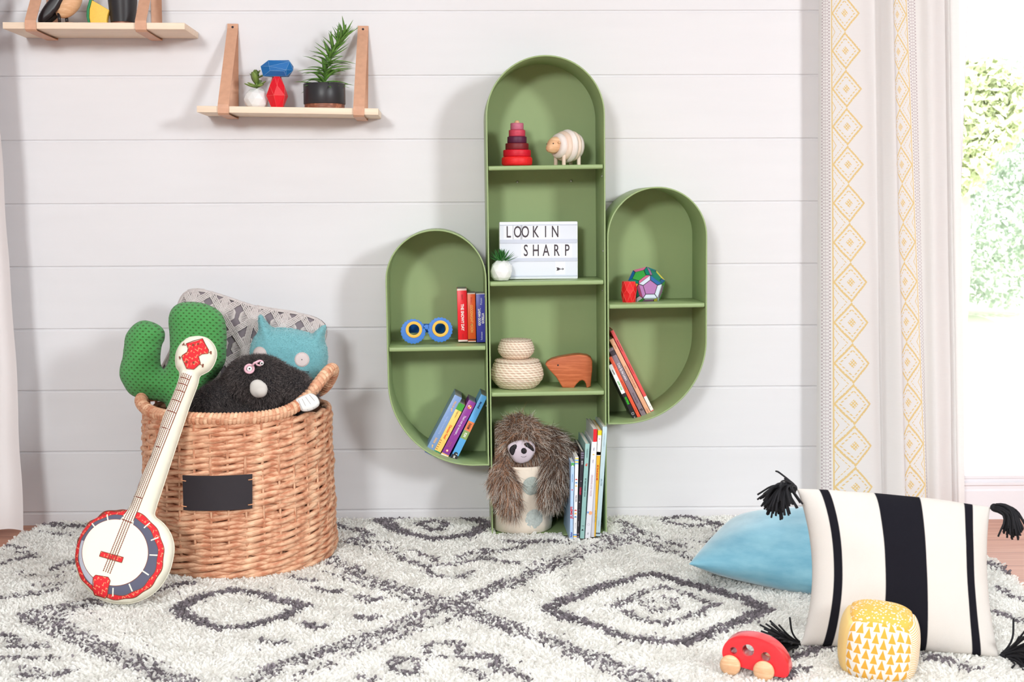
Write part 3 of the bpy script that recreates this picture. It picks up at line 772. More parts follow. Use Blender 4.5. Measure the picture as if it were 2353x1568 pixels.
# ------------------------------------------------------------------ books
PAGES = pm('page_block', srgb(232, 224, 212), .8, bump=.3, bs=30, stretch=(60, 1, 1), bd=.0006); PAGEG = pm('grey_board_pages', srgb(168, 166, 164), .7, bump=.3, bs=30, stretch=(60, 1, 1), bd=.0006)
DN = lambda x, y, z: Matrix(((0, 1, 0, x), (0, 0, -1, y), (-1, 0, 0, z), (0, 0, 0, 1)))
UPW = lambda x, y, z: Matrix(((0, -1, 0, x), (0, 0, -1, y), (1, 0, 0, z), (0, 0, 0, 1)))
_inks = {}
def ink(c):
    if c not in _inks: _inks[c] = pm('print_%d_%d_%d' % c, srgb(*c), .5)
    return _inks[c]
def book(label, bl, tl, tpx, Y, depth, col, texts=(), bands=(), group=None, board=False, cover2=None, yaw=0.0, zbase=None, ct=.0016, rough=.35, shapes=()):
    """bl / tl: lower and upper left corner of the spine in the photo; spine plane at depth Y"""
    A, B = at(*bl, Y), at(*tl, Y)
    if zbase is not None:
        dz = zbase - A.z; A = A + Vector((0, 0, dz)); 
    h = (B - A).length; tilt = math.atan2(B.x - A.x, B.z - A.z); sc = FPX / (Y - CAM.y); t = tpx / sc
    depth = min(depth, -Y - .012)
    M = Matrix.Translation(A) @ Matrix.Rotation(tilt, 4, 'Y') @ Matrix.Translation((t / 2, 0, 0)) @ Matrix.Rotation(yaw, 4, 'Z')
    T = thing('book', label, 'book', M=M, group=group); w = t / 2
    cm = pm('cover_%d_%d_%d' % col, srgb(*col), rough, var=.03, vs=30)
    e = 0 if board else .0022
    mk('cover', join(box(-w, -w + ct, .0005, depth, 0, h, .0004, 1), box(w - ct, w, .0005, depth, 0, h, .0004, 1), box(-w, w, 0, .0018, 0, h, .0006, 2)), cm, T, True, angle=40)
    mk('pages', box(-w + ct, w - ct, .0018, depth - e, e, h - e), PAGEG if board else PAGES, T, False)
    for z0, z1, c in bands: mk('spine_band', box(-w * .985, w * .985, -.0003, .0005, z0 * h, z1 * h), ink(c), T, False)
    for s, zf, size, c, *o in texts:
        d = o[0] if o else 'd'; xo = o[1] if len(o) > 1 else 0; sx = o[2] if len(o) > 2 else .8; bd = o[3] if len(o) > 3 else .0; sh = o[4] if len(o) > 4 else 0
        text('title', s, size * t, {'d': DN, 'u': UPW, 'h': UP}[d](xo * t, -.0006, zf * h), ink(c), T, sx, .0001, bold=bd, shear=sh)
    for si, (kind, zf, xo, r, c) in enumerate(shapes):
        yo = -.0005 - .00012 * si
        if kind == 'dot': mk('spine_mark', slab([circle(xo * t, zf * h, r * t, 20)], yo, .0002), ink(c), T, False)
        elif kind == 'arc': mk('spine_mark', slab([[p for p in circle(xo * t, zf * h, r * t, 24) if p[1] >= zf * h - 1e-6]], yo, .0002), ink(c), T, False)
        elif kind == 'tri': mk('spine_mark', slab([[(xo * t - r * t, zf * h), (xo * t + r * t, zf * h), (xo * t, zf * h + 1.3 * r * t)]], yo, .0002), ink(c), T, False)
        elif kind == 'bar': mk('spine_mark', slab([[(xo * t - r * t, zf * h - .3 * r * t), (xo * t + r * t, zf * h - .3 * r * t), (xo * t + r * t, zf * h + .3 * r * t), (xo * t - r * t, zf * h + .3 * r * t)]], yo, .0002), ink(c), T, False)
    return T
WH, BK = (250, 248, 244), (38, 34, 40)
g = 'board books on the left arm shelf'
book('thick red board book lettered THE SNOWY DAY beside the toy goggles', (1053, 787.5), (1050, 664), 22, -.115, .085, (240, 28, 42), [('THE SNOWY DAY', .46, .42, WH, 'd', 0, .82, .0004), ('KEATS', .84, .24, (150, 20, 30)), ('VIKING', .1, .2, (190, 30, 40))], [(0, .035, (235, 215, 205)), (.965, 1, (235, 215, 205))], g, True, zbase=ZLS)
book('orange board book lettered GOODNIGHT MOON between the red and the blue one', (1075.5, 789), (1073.5, 674), 18.4, -.125, .08, (238, 98, 38), [('GOODNIGHT MOON', .48, .46, (252, 206, 110), 'd', 0, .78, .0001, .2), ('Brown', .86, .3, (200, 40, 30))], [(0, .02, (236, 220, 205)), (.98, 1, (236, 220, 205)), (.035, .06, (90, 40, 30))], g, True, zbase=ZLS)
book('blue board book lettered GOOD NIGHT, GORILLA against the bookcase trunk', (1095.5, 790), (1093.5, 675), 22, -.135, .08, (64, 66, 168), [('GOOD NIGHT,', .52, .34, WH, 'u', -.16, .8, .0003), ('GORILLA', .49, .34, WH, 'u', .2, .8, .0003), ('Putnam', .84, .30, (215, 220, 245), 'u', .04), ('Rathmann', .13, .27, (215, 220, 245), 'u', .04)], [(.985, 1, (225, 220, 225))], g, True, zbase=ZLS)
g = 'books leaning in the lower left arm'
cr = crop(960, 880, 7.841)
q = lambda a: cr([a])[0]
book('grey-blue board book lettered DADA, outermost of the leaning four', q((122, 1250)), q((668, 212)), 18.5, -.15, .12, (130, 158, 206), [('FALLON', .86, .3, (246, 190, 120), 'd', 0, .8, .0002), ("Your Baby's First Word Will Be", .50, .27, (196, 214, 244), 'd', 0, .72), ('DADA', .235, .34, (246, 190, 120), 'd', 0, .8, .0003)], [], g, True, shapes=[('dot', .78, 0, .10, (246, 190, 120)), ('dot', .755, 0.1, .08, (246, 190, 120)), ('dot', .15, 0, .10, (246, 190, 120)), ('dot', .125, .06, .08, (246, 190, 120)), ('dot', .055, 0, .24, (180, 200, 235)), ('dot', .055, 0, .19, (130, 158, 206))])
book('yellow book lettered Dancing Feet! with a green top band among the leaning four', q((250, 1310)), q((745, 352)), 15.6, -.152, .115, (250, 208, 112), [('Dancing Feet!', .47, .52, (236, 84, 28), 'd', 0, .8, .0002), ('Craig', .84, .3, (120, 90, 60)), ('Brown', .77, .26, (190, 140, 60))], [(.875, 1, (70, 160, 60)), (0, .11, (70, 150, 120))], g, True, shapes=[('bar', .14, -.3, .15, (176, 90, 70)), ('bar', .18, -.3, .15, (176, 90, 70)), ('bar', .22, -.3, .15, (176, 90, 70)), ('bar', .26, -.3, .14, (176, 90, 70)), ('bar', .30, -.32, .13, (176, 90, 70)), ('dot', .06, .15, .28, (214, 200, 60)), ('bar', .10, .1, .3, (40, 130, 110))])
book("purple book lettered That's not my monster... among the leaning four", q((383, 1352)), q((922, 306)), 18.4, -.154, .11, (146, 60, 152), [("That's not my monster...", .585, .40, (240, 226, 244), 'd', 0, .72, .0001), ('Fiona Watt', .26, .2, (210, 120, 120)), ('Rachel Wells', .255, .2, (200, 110, 130), 'd', -.25)], [(.052, .062, (90, 80, 170)), (.062, .08, (240, 236, 240)), (.08, .098, (246, 170, 90)), (.098, .108, (90, 80, 170))], g, True, shapes=[('dot', .905, 0, .27, (220, 120, 70)), ('dot', .915, -.12, .09, WH), ('dot', .90, .12, .09, WH), ('dot', .155, 0, .16, (240, 140, 110)), ('dot', .155, 0, .09, (250, 240, 235))])
book('sky blue book lettered FARM FUN touching the bookcase trunk', q((565, 1395)), q((1143, 205)), 15.6, -.156, .115, (96, 172, 232), [('Marshall', .855, .42, (20, 60, 110), 'd', -.02, .78, .0003), ('FARM', .535, .52, (50, 40, 40), 'd', -.04, .72, .0003), ('FUN', .405, .52, WH, 'd', -.02, .7, .0003), ('DK', .07, .36, WH, 'd', -.05, .8, .0003)], [(.465, .605, (232, 130, 78)), (.345, .462, (140, 166, 96)), (.03, .10, (40, 38, 44))], g, True, shapes=[('dot', .115, 0, .3, (40, 38, 44)), ('bar', .115, .12, .14, WH)])
g = 'books leaning in the lower right arm'
cr = crop(1370, 700, 5.225)
book('thin red book lettered THE ODD ONE OUT, outermost of the leaning five', q((684, 1340)), q((172, 322)), 7.3, -.135, .16, (232, 88, 88), [('BRITTA TECKENTRUP', .82, .5, (120, 40, 50), 'd', 0, .8), ('THE ODD ONE OUT', .55, .5, (150, 40, 46), 'd', 0, .8), ('big', .105, .36, BK)], [(.06, .225, (240, 236, 232))], g)
book("peach book lettered Don't Let the Pigeon Drive the Bus!", q((638, 1372)), q((160, 428)), 9.5, -.14, .16, (240, 176, 140), [('willems', .90, .42, (176, 110, 90), 'd', 0, .8), ("Don't Let the Pigeon Drive the Bus!", .52, .60, (190, 112, 96), 'd', 0, .70, .0001), ('HYPERION', .09, .34, (180, 100, 84))], [], g)
book('mauve-grey picture book lettered Crazy By the Letters in the middle of the leaning five', q((570, 1390)), q((145, 540)), 11.2, -.145, .15, (140, 122, 132), [('Crazy By the Letters', .67, .70, (240, 236, 240), 'd', 0, .68, .0001), ('Choe Chae Glen', .30, .45, (70, 60, 70), 'd', 0, .8)], [(.90, .965, (70, 58, 66))], g, shapes=[('bar', .14, 0, .3, (60, 48, 50)), ('bar', .125, .1, .25, (60, 48, 50))])
book('orange-red picture book between the mauve-grey and black-and-white ones', q((517, 1398)), q((150, 640)), 7.6, -.15, .14, (236, 92, 62), [('Zolotow', .86, .5, (160, 60, 50), 'd', 0, .8), ('Love You Forever', .55, .66, (150, 50, 44), 'd', 0, .72), ('Scholastic', .16, .36, (180, 70, 60))], [(.0, .06, (226, 40, 54))], g, shapes=[('dot', .03, 0, .2, WH)])
book('black and white picture book lettered LOOK LOOK OUTSIDE! innermost of the leaning five', q((459, 1408)), q((145, 735)), 9.2, -.152, .13, (40, 36, 42), [('Linenthal', .87, .44, BK, 'd', 0, .82, .0002), ('LOOK LOOK', .63, .58, (70, 190, 40), 'd', 0, .72, .0004), ('OUTSIDE!', .36, .66, (60, 214, 30), 'd', 0, .72, .0004), ('Dial', .06, .36, WH)], [(.49, 1, (240, 240, 240))], g, shapes=[('dot', .13, 0, .34, (210, 206, 210)), ('dot', .13, 0, .26, BK)])
g = 'tall picture books standing in the bookcase foot'
cr = crop(1290, 940, 4.753); Z = .016
Yb = -.26
def bk(label, bl, tl, tp, Y, *a, **k): return book(label, q(bl), q(tl), tp, Y, .19 if Y < -.24 else .18, *a, group=g, zbase=Z, **k)
bk('pale blue picture book lettered JUMP! in red, beside the felt bin', (90, 1500), (106, 585), 7.4, -.285, (178, 206, 240), [('Fischer', .075, .74, (64, 70, 160), 'u', 0, .78, .0003), ('JUMP!', .36, 1.02, (214, 50, 60), 'u', -.03, 1.5, .0004), ('Simon & Schuster', .80, .42, (40, 120, 170), 'u', 0, .85)], [(.955, .995, (80, 170, 90))], cover2=1, shapes=[('dot', .955, 0, .25, (240, 240, 230)), ('dot', .65, 0, .2, (220, 60, 70))])
bk('white picture book with dots and blue and yellow end stripes, second of the tall row', (128, 1470), (150, 528), 8.2, -.275, (244, 240, 240), [('PRESS HERE', .50, .44, (140, 130, 140), 'd', .05, .9, .0001), ('HERVE TULLET', .17, .30, (150, 140, 150), 'd', .05, .85)], [(.975, .99, (240, 210, 90)), (.955, .97, (110, 170, 220)), (.935, .95, (240, 210, 90)), (.915, .93, (110, 170, 220)), (.03, .045, (240, 190, 70)), (.05, .065, (90, 150, 210))], shapes=[('arc', .725, 0, .34, (220, 70, 70)), ('arc', .685, 0, .34, (70, 140, 200)), ('arc', .645, 0, .34, (240, 190, 80)), ('arc', .35, 0, .34, (220, 70, 70)), ('arc', .31, 0, .34, (240, 180, 80)), ('arc', .27, 0, .34, (70, 140, 200))])
bk('black picture book lettered FLASHLIGHT in red, third of the tall row', (158, 1475), (215, 463), 7.4, -.265, (44, 40, 48), [('BOYD', .87, .52, (225, 220, 225), 'd', 0, .85, .0002), ('FLASHLIGHT', .545, .70, (214, 56, 84), 'd', 0, .62, .0005), ('chronicle books', .17, .32, (190, 180, 190))], [(.97, .985, (120, 110, 130)), (.945, .96, (120, 110, 130)), (.92, .935, (120, 110, 130)), (.01, .03, (120, 110, 130)), (.045, .06, (110, 100, 120))], shapes=[('dot', .66, .05, .13, (210, 200, 210)), ('dot', .42, -.05, .13, (210, 200, 210)), ('dot', .33, 0, .16, (100, 94, 110)), ('dot', .30, .1, .14, (100, 94, 110))])
bk('teal picture book lettered MY FIRST NURSERY BOOK, fourth of the tall row', (202, 1470), (262, 380), 10.2, -.265, (150, 190, 186), [('THEMERSON', .90, .38, (60, 84, 92), 'd', 0, .95), ('MY FIRST NURSERY BOOK', .54, .40, (50, 70, 80), 'd', 0, .92, .0001), ('TATE', .135, .30, (30, 50, 54), 'h')], [], shapes=[('tri', .085, -.02, .3, (30, 46, 52)), ('dot', .775, 0, .22, (214, 90, 76)), ('bar', .79, .12, .2, (214, 90, 76))])
bk('white picture book lettered DRAGONS LOVE TACOS, fifth of the tall row', (258, 1500), (332, 360), 12.2, -.262, (232, 230, 238), [('Rubin', .925, .3, (110, 100, 120), 'd', 0, .85), ('Salmieri', .80, .28, (110, 100, 120)), ('DRAGONS LOVE TACOS', .55, .46, (206, 178, 186), 'd', 0, .82, .0002), ('Dial', .05, .3, (90, 90, 100))], [], shapes=[('dot', .265, .2, .36, (246, 176, 130)), ('dot', .27, -.28, .2, (110, 160, 220)), ('arc', .865, 0, .2, (240, 200, 80)), ('dot', .145, 0, .2, (150, 150, 165)), ('dot', .145, 0, .15, (232, 230, 238))])
bk('grey picture book with a red spine, taller than the white one before it', (318, 1440), (350, 222), 8.8, -.25, (210, 208, 216), [], [(.86, 1, (224, 30, 42))])
bk('yellow picture book lettered MY Book about ME in the tall row', (330, 1440), (400, 235), 9.0, -.245, (238, 184, 52), [('MY Book about ME', .605, .62, (222, 72, 36), 'd', 0, .82, .0004), ('Dr. Seuss & Roy McKie', .19, .56, (40, 110, 80), 'd', 0, .62, .0001)], [(.955, 1, (240, 214, 40)), (.765, .955, (240, 238, 236)), (.77, .80, (110, 100, 110))], shapes=[('bar', .92, 0, .2, (214, 40, 40))])
bk('pale grey-blue picture book lettered Julia, Child, last of the tall row', (374, 1430), (452, 195), 10.4, -.24, (192, 214, 222), [('KYO MACLEAR & JULIE MORSTAD', .88, .22, (140, 164, 178), 'd', 0, .9), ('Julia, Child', .495, .52, (90, 120, 140), 'd', 0, .72), ('TUNDRA BOOKS', .12, .22, (140, 164, 178))], [(.02, .032, (60, 70, 80))])

# ------------------------------------------------------------------ felt bin and sloth
FELT = pm('cream_felt', srgb(226, 212, 196), .9, var=.05, vs=40, bump=.5, bs=500, bd=.0008, sheen=.3)
BX, BY = .213, -.125
T = thing('felt_bin', 'cream felt storage bin with fluffy dots on the bottom shelf of the bookcase', 'bin', (BX, BY, ZFL))
Rb = .0905
mk('bin_body', lathe([(0, .001), (Rb - .006, 0), (Rb - .0015, .003), (Rb + .001, .02), (Rb + .0005, .036), (Rb - .001, .040), (Rb, .044), (Rb - .001, .19), (Rb - .003, .197), (Rb - .006, .194), (Rb - .005, .02), (0, .015)], 64), FELT, T)
for px_, py_, r, c in ((1229, 1194, .0285, (188, 194, 190)), (1222, 1118, .027, (170, 178, 172)), (1268, 1156, .015, (214, 176, 96)), (1165, 1092, .02, (214, 176, 96)), (1150, 1170, .02, (190, 196, 190))):
    w = at(px_, py_, BY - Rb); a = math.asin(max(-.95, min(.95, (w.x - BX) / Rb))); z = w.z - ZFL
    V = []; F = []; rg = np.random.default_rng(int(px_))
    for j in range(7):
        for i in range(28):
            q = 2 * PI * i / 28; rr = r * j / 6; u = a + rr * math.cos(q) / Rb; R_ = Rb + .003 * (1 - (j / 6) ** 3) + rg.normal(0, .0006)
            V.append((R_ * math.sin(u), -R_ * math.cos(u), z + rr * math.sin(q)))
    for j in range(6):
        for i in range(28): F.append((j * 28 + i, j * 28 + (i + 1) % 28, (j + 1) * 28 + (i + 1) % 28, (j + 1) * 28 + i))
    mk('fluffy_dot', (V, F), pm('fluff_%d_%d_%d' % c, srgb(*c), .95, bump=1, bs=350, bd=.002, var=.1, vs=200), T)

FURM = Tree('long_fur'); FURM.set(rough=.6, spec=.2, sheen=.2)
n = FURM.nt.nodes.new('ShaderNodeAttribute'); n.attribute_name = 'col'; FURM.nt.links.new(n.outputs['Color'], FURM.bsdf.inputs['Base Color']); FURM = FURM.mat
sx_, sy_ = .213, -.135
def W(px_, py_, Y): v = at(px_, py_, Y); return (v.x, v.y, v.z)
T = thing('sloth_plush', 'shaggy brown sloth plush with a pale face hugging over the felt bin', 'plush toy', (sx_, sy_, .2))
L = Matrix.Translation((-sx_, -sy_, -.2))
hc_ = Vector(W(1205, 1022, -.145))
parts = [(tuple(hc_), (.068, .058, .062)), (W(1195, 995, -.13), (.055, .05, .045)), (W(1240, 1060, -.13), (.075, .06, .06))]
parts += capsule_chain([W(1165, 1045, -.14), W(1150, 1085, -.19), W(1160, 1120, -.235), W(1172, 1150, -.245)], [.038, .036, .034, .026])
parts += capsule_chain([W(1255, 1020, -.13), W(1282, 1040, -.16), W(1278, 1090, -.215), W(1262, 1135, -.235)], [.045, .042, .038, .026])
body = xf(blob(parts, .006, 5), L)
SK = pm('brown_plush_backing', srgb(96, 72, 58), .9)
bo_ = mk('body', body, SK, T)
fc = Vector(W(1198, 1036, -.2)) + Vector((-sx_, -sy_, -.2))
def keep_s(P, N):
    d = P - np.array(fc); return ~((N[:, 1] < -.15) & ((d[:, 0] / .037) ** 2 + ((d[:, 2] - .006) / .034) ** 2 < 1) & (P[:, 1] < .0))
def col_s(P, m, k):
    base = np.where(rng.random((m, 1)) < .5, np.array([srgb(150, 108, 80)]), np.array([srgb(78, 54, 44)])) * rng.uniform(.6, 1.3, (m, 1))
    side = np.clip((P[:, :1] - .02) / .06, 0, 1)       # greyer, darker coat on one shoulder
    base = base * (1 - .6 * side)
    tip = np.where(rng.random((m, 1)) < .30, np.array([srgb(255, 246, 234)]), base * 1.7)
    t = np.linspace(0, 1, k)[None, :, None] ** 1.6
    cl = np.array([noise.noise(Vector(p) * 38) for p in P])[:, None]; base = base * (1 + .7 * cl); tip = tip * (1 + .35 * cl)
    return np.clip(base[:, None, :] * (1 - t) + tip[:, None, :] * t, 0, 1)
def comb_s(P):
    c = np.zeros_like(P); c[:, 2] = -1; up = P[:, 2] > .07
    d = P - np.array(fc); d[:, 1] *= .3; d /= np.linalg.norm(d, axis=1, keepdims=True) + 1e-9
    w = .62 * np.clip((P[:, 2] - .005) / .06, 0, 1)[:, None]; j_ = np.array([[noise.noise(Vector(p) * 45), noise.noise(Vector(p) * 45 + Vector((9, 0, 0))) * .5, noise.noise(Vector(p) * 45 + Vector((0, 9, 0)))] for p in P]); return c * (1 - w) + d * w + j_ * 1.1
def clamp_s(X):
    inside = X[:, :, 1] + sy_ > -.212; lo, hi = .133 - sx_, .325 - sx_
    X[:, :, 0] = np.where(inside, np.clip(X[:, :, 0], lo + .002 * rng.random(X.shape[:2]), 9), X[:, :, 0]); X[:, :, 1] = np.minimum(X[:, :, 1], -.012 - sy_); return X
def len_s(P):
    n_ = np.array([noise.noise(Vector(p) * 22) for p in P])[:, None]; top = np.clip((P[:, 2:] - .06) / .05, 0, 1)
    return .0235 + .011 * n_ + .006 * top
fur('fur', body, 46000, len_s, .00040, FURM, T, col_s, comb_s, .22, .50, 6, keep_s, .15, .26, .62, clamp_s)
face = thing_face = None
yf = lambda x, z: 0
fo = Vector((fc.x, 0, fc.z))
ys = min(v[1] for v in body[0] if abs(v[0] - fc.x) < .03 and abs(v[2] - fc.z) < .02)
Mf = Matrix.Translation((fc.x, ys + .003, fc.z))
FM = pm('pale_lilac_velour', srgb(206, 192, 202), .8, bump=.2, bs=500, bd=.0004, sheen=.3)
BV = pm('black_velour', srgb(34, 30, 34), .8)
f = mk('face', xf(puff([catmull([(-.040, .008), (-.028, .023), (0, .031), (.028, .027), (.040, .010), (.037, -.012), (.020, -.032), (-.004, -.038), (-.024, -.027)], 6)], .014, .04, .004), Mf), FM, T)
mk('eye_patch', xf(puff([catmull([(-.037, .000), (-.033, .013), (-.020, .020), (-.013, .012), (-.018, -.002), (-.028, -.012)], 5)], .0035, .008, .003), Mf @ Matrix.Translation((.002, -.009, 0))), BV, f)
mk('eye_patch', xf(puff([catmull([(.006, .020), (.018, .025), (.032, .014), (.036, .000), (.026, .002), (.012, .010)], 5)], .0035, .008, .003), Mf @ Matrix.Translation((0, -.009, 0))), BV, f)
for x, z in ((-.022, .008), (.021, .014)): mk('eye', xf(ball((x, -.0130, z), .0024, 12, 8), Mf), LACQ, f)
mk('nose', xf(puff([circle(.0065, .001, .009, 24)], .005, .009, .003), Mf @ Matrix.Translation((0, -.0125, 0))), BV, f)
mk('mouth', xf(tube([(-.002, -.0125, -.0145), (.003, -.0128, -.0165), (.009, -.0128, -.0165), (.014, -.0125, -.0135)], .0005, 5), Mf), BV, f)
# ------------------------------------------------------------------ big wicker basket
KX, KY = -.572, -.385
WICK = Tree('water_hyacinth'); WICK.set(rough=.55, spec=.3); u, v, w = WICK.coords('UV')
n1 = WICK.noise(1, 4, WICK.vecn(WICK.vec, (28, 3.2, 1))); n2 = WICK.noise(1, 4, WICK.vecn(WICK.vec, (60, 38, 1)))
c = WICK.mix(((n1 - .5) * 4 + .5).cl(), srgb(192, 124, 92), srgb(236, 192, 158)); c = WICK.mix(((n2 - .58) * 6).cl(), c, srgb(164, 86, 50)); c = WICK.mix(((n2 * -1 + .40) * 5).cl() * .7, c, srgb(250, 220, 186))
WICK.color(c); WICK.bump(n2, .5, .0012); WICK = WICK.mat
T = thing('wicker_basket', 'large round woven wicker storage basket with a black label, full of plush toys', 'basket', (KX, KY, .008))
def angd(a, b): return abs((a - b + PI) % (2 * PI) - PI)
def brad(z): return .2535 - .011 * (z / .42) - .012 * max(0, 1 - z / .03)
rgk = random.Random(5)
gs, us = [], []
def add(gu):
    n = sum(len(a[0]) for a in gs); gs.append(gu[0]); us.extend(gu[1])
rows = 22
for k in range(rows):
    z = .020 + k * .01835; R_ = brad(z); ph0 = rgk.random() * PI; N = 230; turns = 9 + rgk.choice((0, 1)); sgn = 1
    rj = rgk.uniform(-.0015, .0015)
    for s in (0, 1):
        P = []
        for i in range(N):
            a = 2 * PI * i / N; q = turns * a * sgn + s * PI + ph0
            lift = .0 if z < .33 else .0
            r = R_ + rj + .0052 * math.cos(q) + .0015 * math.sin(3 * a + k)
            P.append((r * math.cos(a), r * math.sin(a), z + .0050 * math.sin(q) + .0012 * math.sin(5 * a + k * 2)))
        add(tube(P, .0077, 8, closed=True, uvs=True))
n = 0; VV, FF = join(*gs)
posts = []
for i in range(36):
    a = 2 * PI * i / 36 + .05
    pts = [(math.cos(a) * (brad(z) + .0055), math.sin(a) * (brad(z) + .0055), z) for z in (.004, .1, .2, .3, .40, .412 if angd(a, -.12) < .75 else .425)]
    posts.append(tube(pts, .0036, 6, uvs=True))
PV = join(VV and (VV, FF), *[p[0] for p in posts]); PU = us + [q for p in posts for q in p[1]]
lin, lu = lathe_uv([(0, .006), (.22, .006), (.238, .03), (.232, .40)], 48)
PV = join(PV, lin); PU = PU + [(a * .3, b * .1) for a, b in lu]
mk('woven_body', PV, WICK, T, uv=PU)
def rim(a):
    h = .098 * math.exp(-(angd(a, -.12) / .50) ** 2) + .020 * math.exp(-(angd(a, PI) / .5) ** 2)
    r = .2440 + .016 * math.exp(-(angd(a, -.05) / .4) ** 2) + .012 * math.exp(-(angd(a, PI) / .5) ** 2)
    return Vector((r * math.cos(a), r * math.sin(a), .4285 - .008 + h))
N = 1800; P = [rim(2 * PI * i / N) for i in range(N)]
V, F, UV = [], [], []; S = 14
for i in range(N):
    t = (P[(i + 1) % N] - P[i - 1]).normalized(); o = Vector((P[i].x, P[i].y, 0)).normalized(); o = (o - t * o.dot(t)).normalized(); b = t.cross(o)
    for k in range(S):
        q = 2 * PI * k / S; ph = (i / N) * 150 + .28 * math.sin(q + .6) + .4 * math.sin(i * .013)
        f = abs(math.sin(PI * ph)); r = .0122 + .0045 * f ** .5
        V.append(tuple(P[i] + o * math.cos(q) * r + b * math.sin(q) * r)); UV.append((math.floor(ph) * .37 + k * .002, k / S * .4 + math.floor(ph) * .21))
for i in range(N):
    j = (i + 1) % N
    for k in range(S): F.append((i * S + k, i * S + (k + 1) % S, j * S + (k + 1) % S, j * S + k))
r_ = mk('wrapped_rim', (V, F), WICK, T, uv=UV)
N = 700; V, F, UV = [], [], []; S = 8
for i in range(N):
    a = 2 * PI * i / N; o = Vector((math.cos(a), math.sin(a), 0))
    for k in range(S):
        q = 2 * PI * k / S; ph = i / N * 170 + .2 * math.sin(q); r = .0062 + .002 * abs(math.sin(PI * ph)) ** .5
        V.append(tuple(o * (.2475 + r * math.cos(q)) + Vector((0, 0, .0085 + r * math.sin(q))))); UV.append((math.floor(ph) * .37, k / S * .3))
for i in range(N):
    j = (i + 1) % N
    for k in range(S): F.append((i * S + k, i * S + (k + 1) % S, j * S + (k + 1) % S, j * S + k))
mk('coiled_foot', (V, F), WICK, T, uv=UV)
# label plate curved round the front
Rl = .268; CHALK = pm('chalkboard_black', srgb(40, 34, 40), .6, var=.1, vs=8)
def la(px_, py_):
    P_ = at(px_, py_, KY - .262); a = math.asin(max(-1, min(1, (P_.x - KX) / Rl))); P_ = at(px_, py_, KY - Rl * math.cos(a)); return math.asin((P_.x - KX) / Rl), P_.z - .008
TL_, TR_, BL_, BR_ = la(419, 1093), la(580, 1090), la(421, 1173), la(580, 1169)
V, F = [], []; n = 24
for i in range(n + 1):
    t_ = i / n
    for (a0, z0), (a1, z1) in ((TL_, TR_), (BL_, BR_)):
        a = a0 + (a1 - a0) * t_; z = z0 + (z1 - z0) * t_
        for R__ in (Rl, Rl - .003): V.append((R__ * math.sin(a), -R__ * math.cos(a), z))
for i in range(n):
    a = 4 * i
    F += [(a, a + 4, a + 6, a + 2), (a + 1, a + 3, a + 7, a + 5), (a, a + 1, a + 5, a + 4), (a + 2, a + 6, a + 7, a + 3)]
F += [(0, 2, 3, 1), (4 * n, 4 * n + 1, 4 * n + 3, 4 * n + 2)]
lab = mk('label_plate', (V, F), CHALK, T, True, angle=40)
for (a, z), s in ((TL_, 1), (TR_, -1), (BL_, 1), (BR_, -1)):
    z += -.012 if (a, z) in (TL_, TR_) else .012
    pts = [((Rl + .001 + .002 * math.sin(PI * k / 6)) * math.sin(a + s * (k - 2) * .010), -(Rl + .001 + .002 * math.sin(PI * k / 6)) * math.cos(a + s * (k - 2) * .010), z - .002 * k / 6) for k in range(7)]
    mk('tie', tube(pts, .0013, 6), pm('reed_tie', srgb(214, 150, 110), .6), lab)

# ------------------------------------------------------------------ soft things in the basket
def dn(pts, **k): return [(p.x, p.y) for p in catmull([(a, b, 0) for a, b in pts], **k)]
cr = crop(250, 640, 4.278)
GW = Tree('green_waffle_knit'); GW.set(rough=.85, spec=.15, sheen=.2); x, y, z = GW.coords('Object')
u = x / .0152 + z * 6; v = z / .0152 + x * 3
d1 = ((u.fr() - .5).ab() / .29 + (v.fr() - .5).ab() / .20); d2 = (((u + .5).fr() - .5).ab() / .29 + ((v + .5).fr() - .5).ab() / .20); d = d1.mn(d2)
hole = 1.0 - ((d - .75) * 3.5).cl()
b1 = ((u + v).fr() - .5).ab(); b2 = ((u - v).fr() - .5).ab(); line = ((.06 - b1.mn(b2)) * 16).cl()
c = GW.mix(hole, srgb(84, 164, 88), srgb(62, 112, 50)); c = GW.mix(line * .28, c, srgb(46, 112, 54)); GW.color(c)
GW.bump((1.0 - hole) - line * .3 + GW.noise(900, 2) * .25, .8, .0025)
P = Plane(at(400, 880, -.365), lean=math.radians(6)); 
T = thing('cactus_cushion', 'green quilted cactus-shaped cushion sticking out of the wicker basket', 'cushion', M=P.M)
o_ = dn(P.pts(cr([(540, 885), (582, 820), (600, 700), (597, 560), (586, 420), (605, 325), (655, 265), (730, 235), (830, 230), (940, 247), (1040, 290), (1110, 350), (1145, 430), (1158, 540), (1156, 700), (1145, 820), (1085, 930), (1010, 1020), (930, 1110), (860, 1250), (700, 1330), (580, 1290), (545, 1225), (440, 1200), (310, 1182), (205, 1135), (140, 1040), (106, 960), (110, 870), (134, 780), (150, 660), (166, 560), (220, 480), (280, 432), (350, 413), (430, 430), (505, 468), (548, 525), (548, 600), (522, 660), (508, 760), (512, 845)])), n=4)
mk('cushion_body', puff([o_], .052, .062, .006, .045), GW.mat, T)

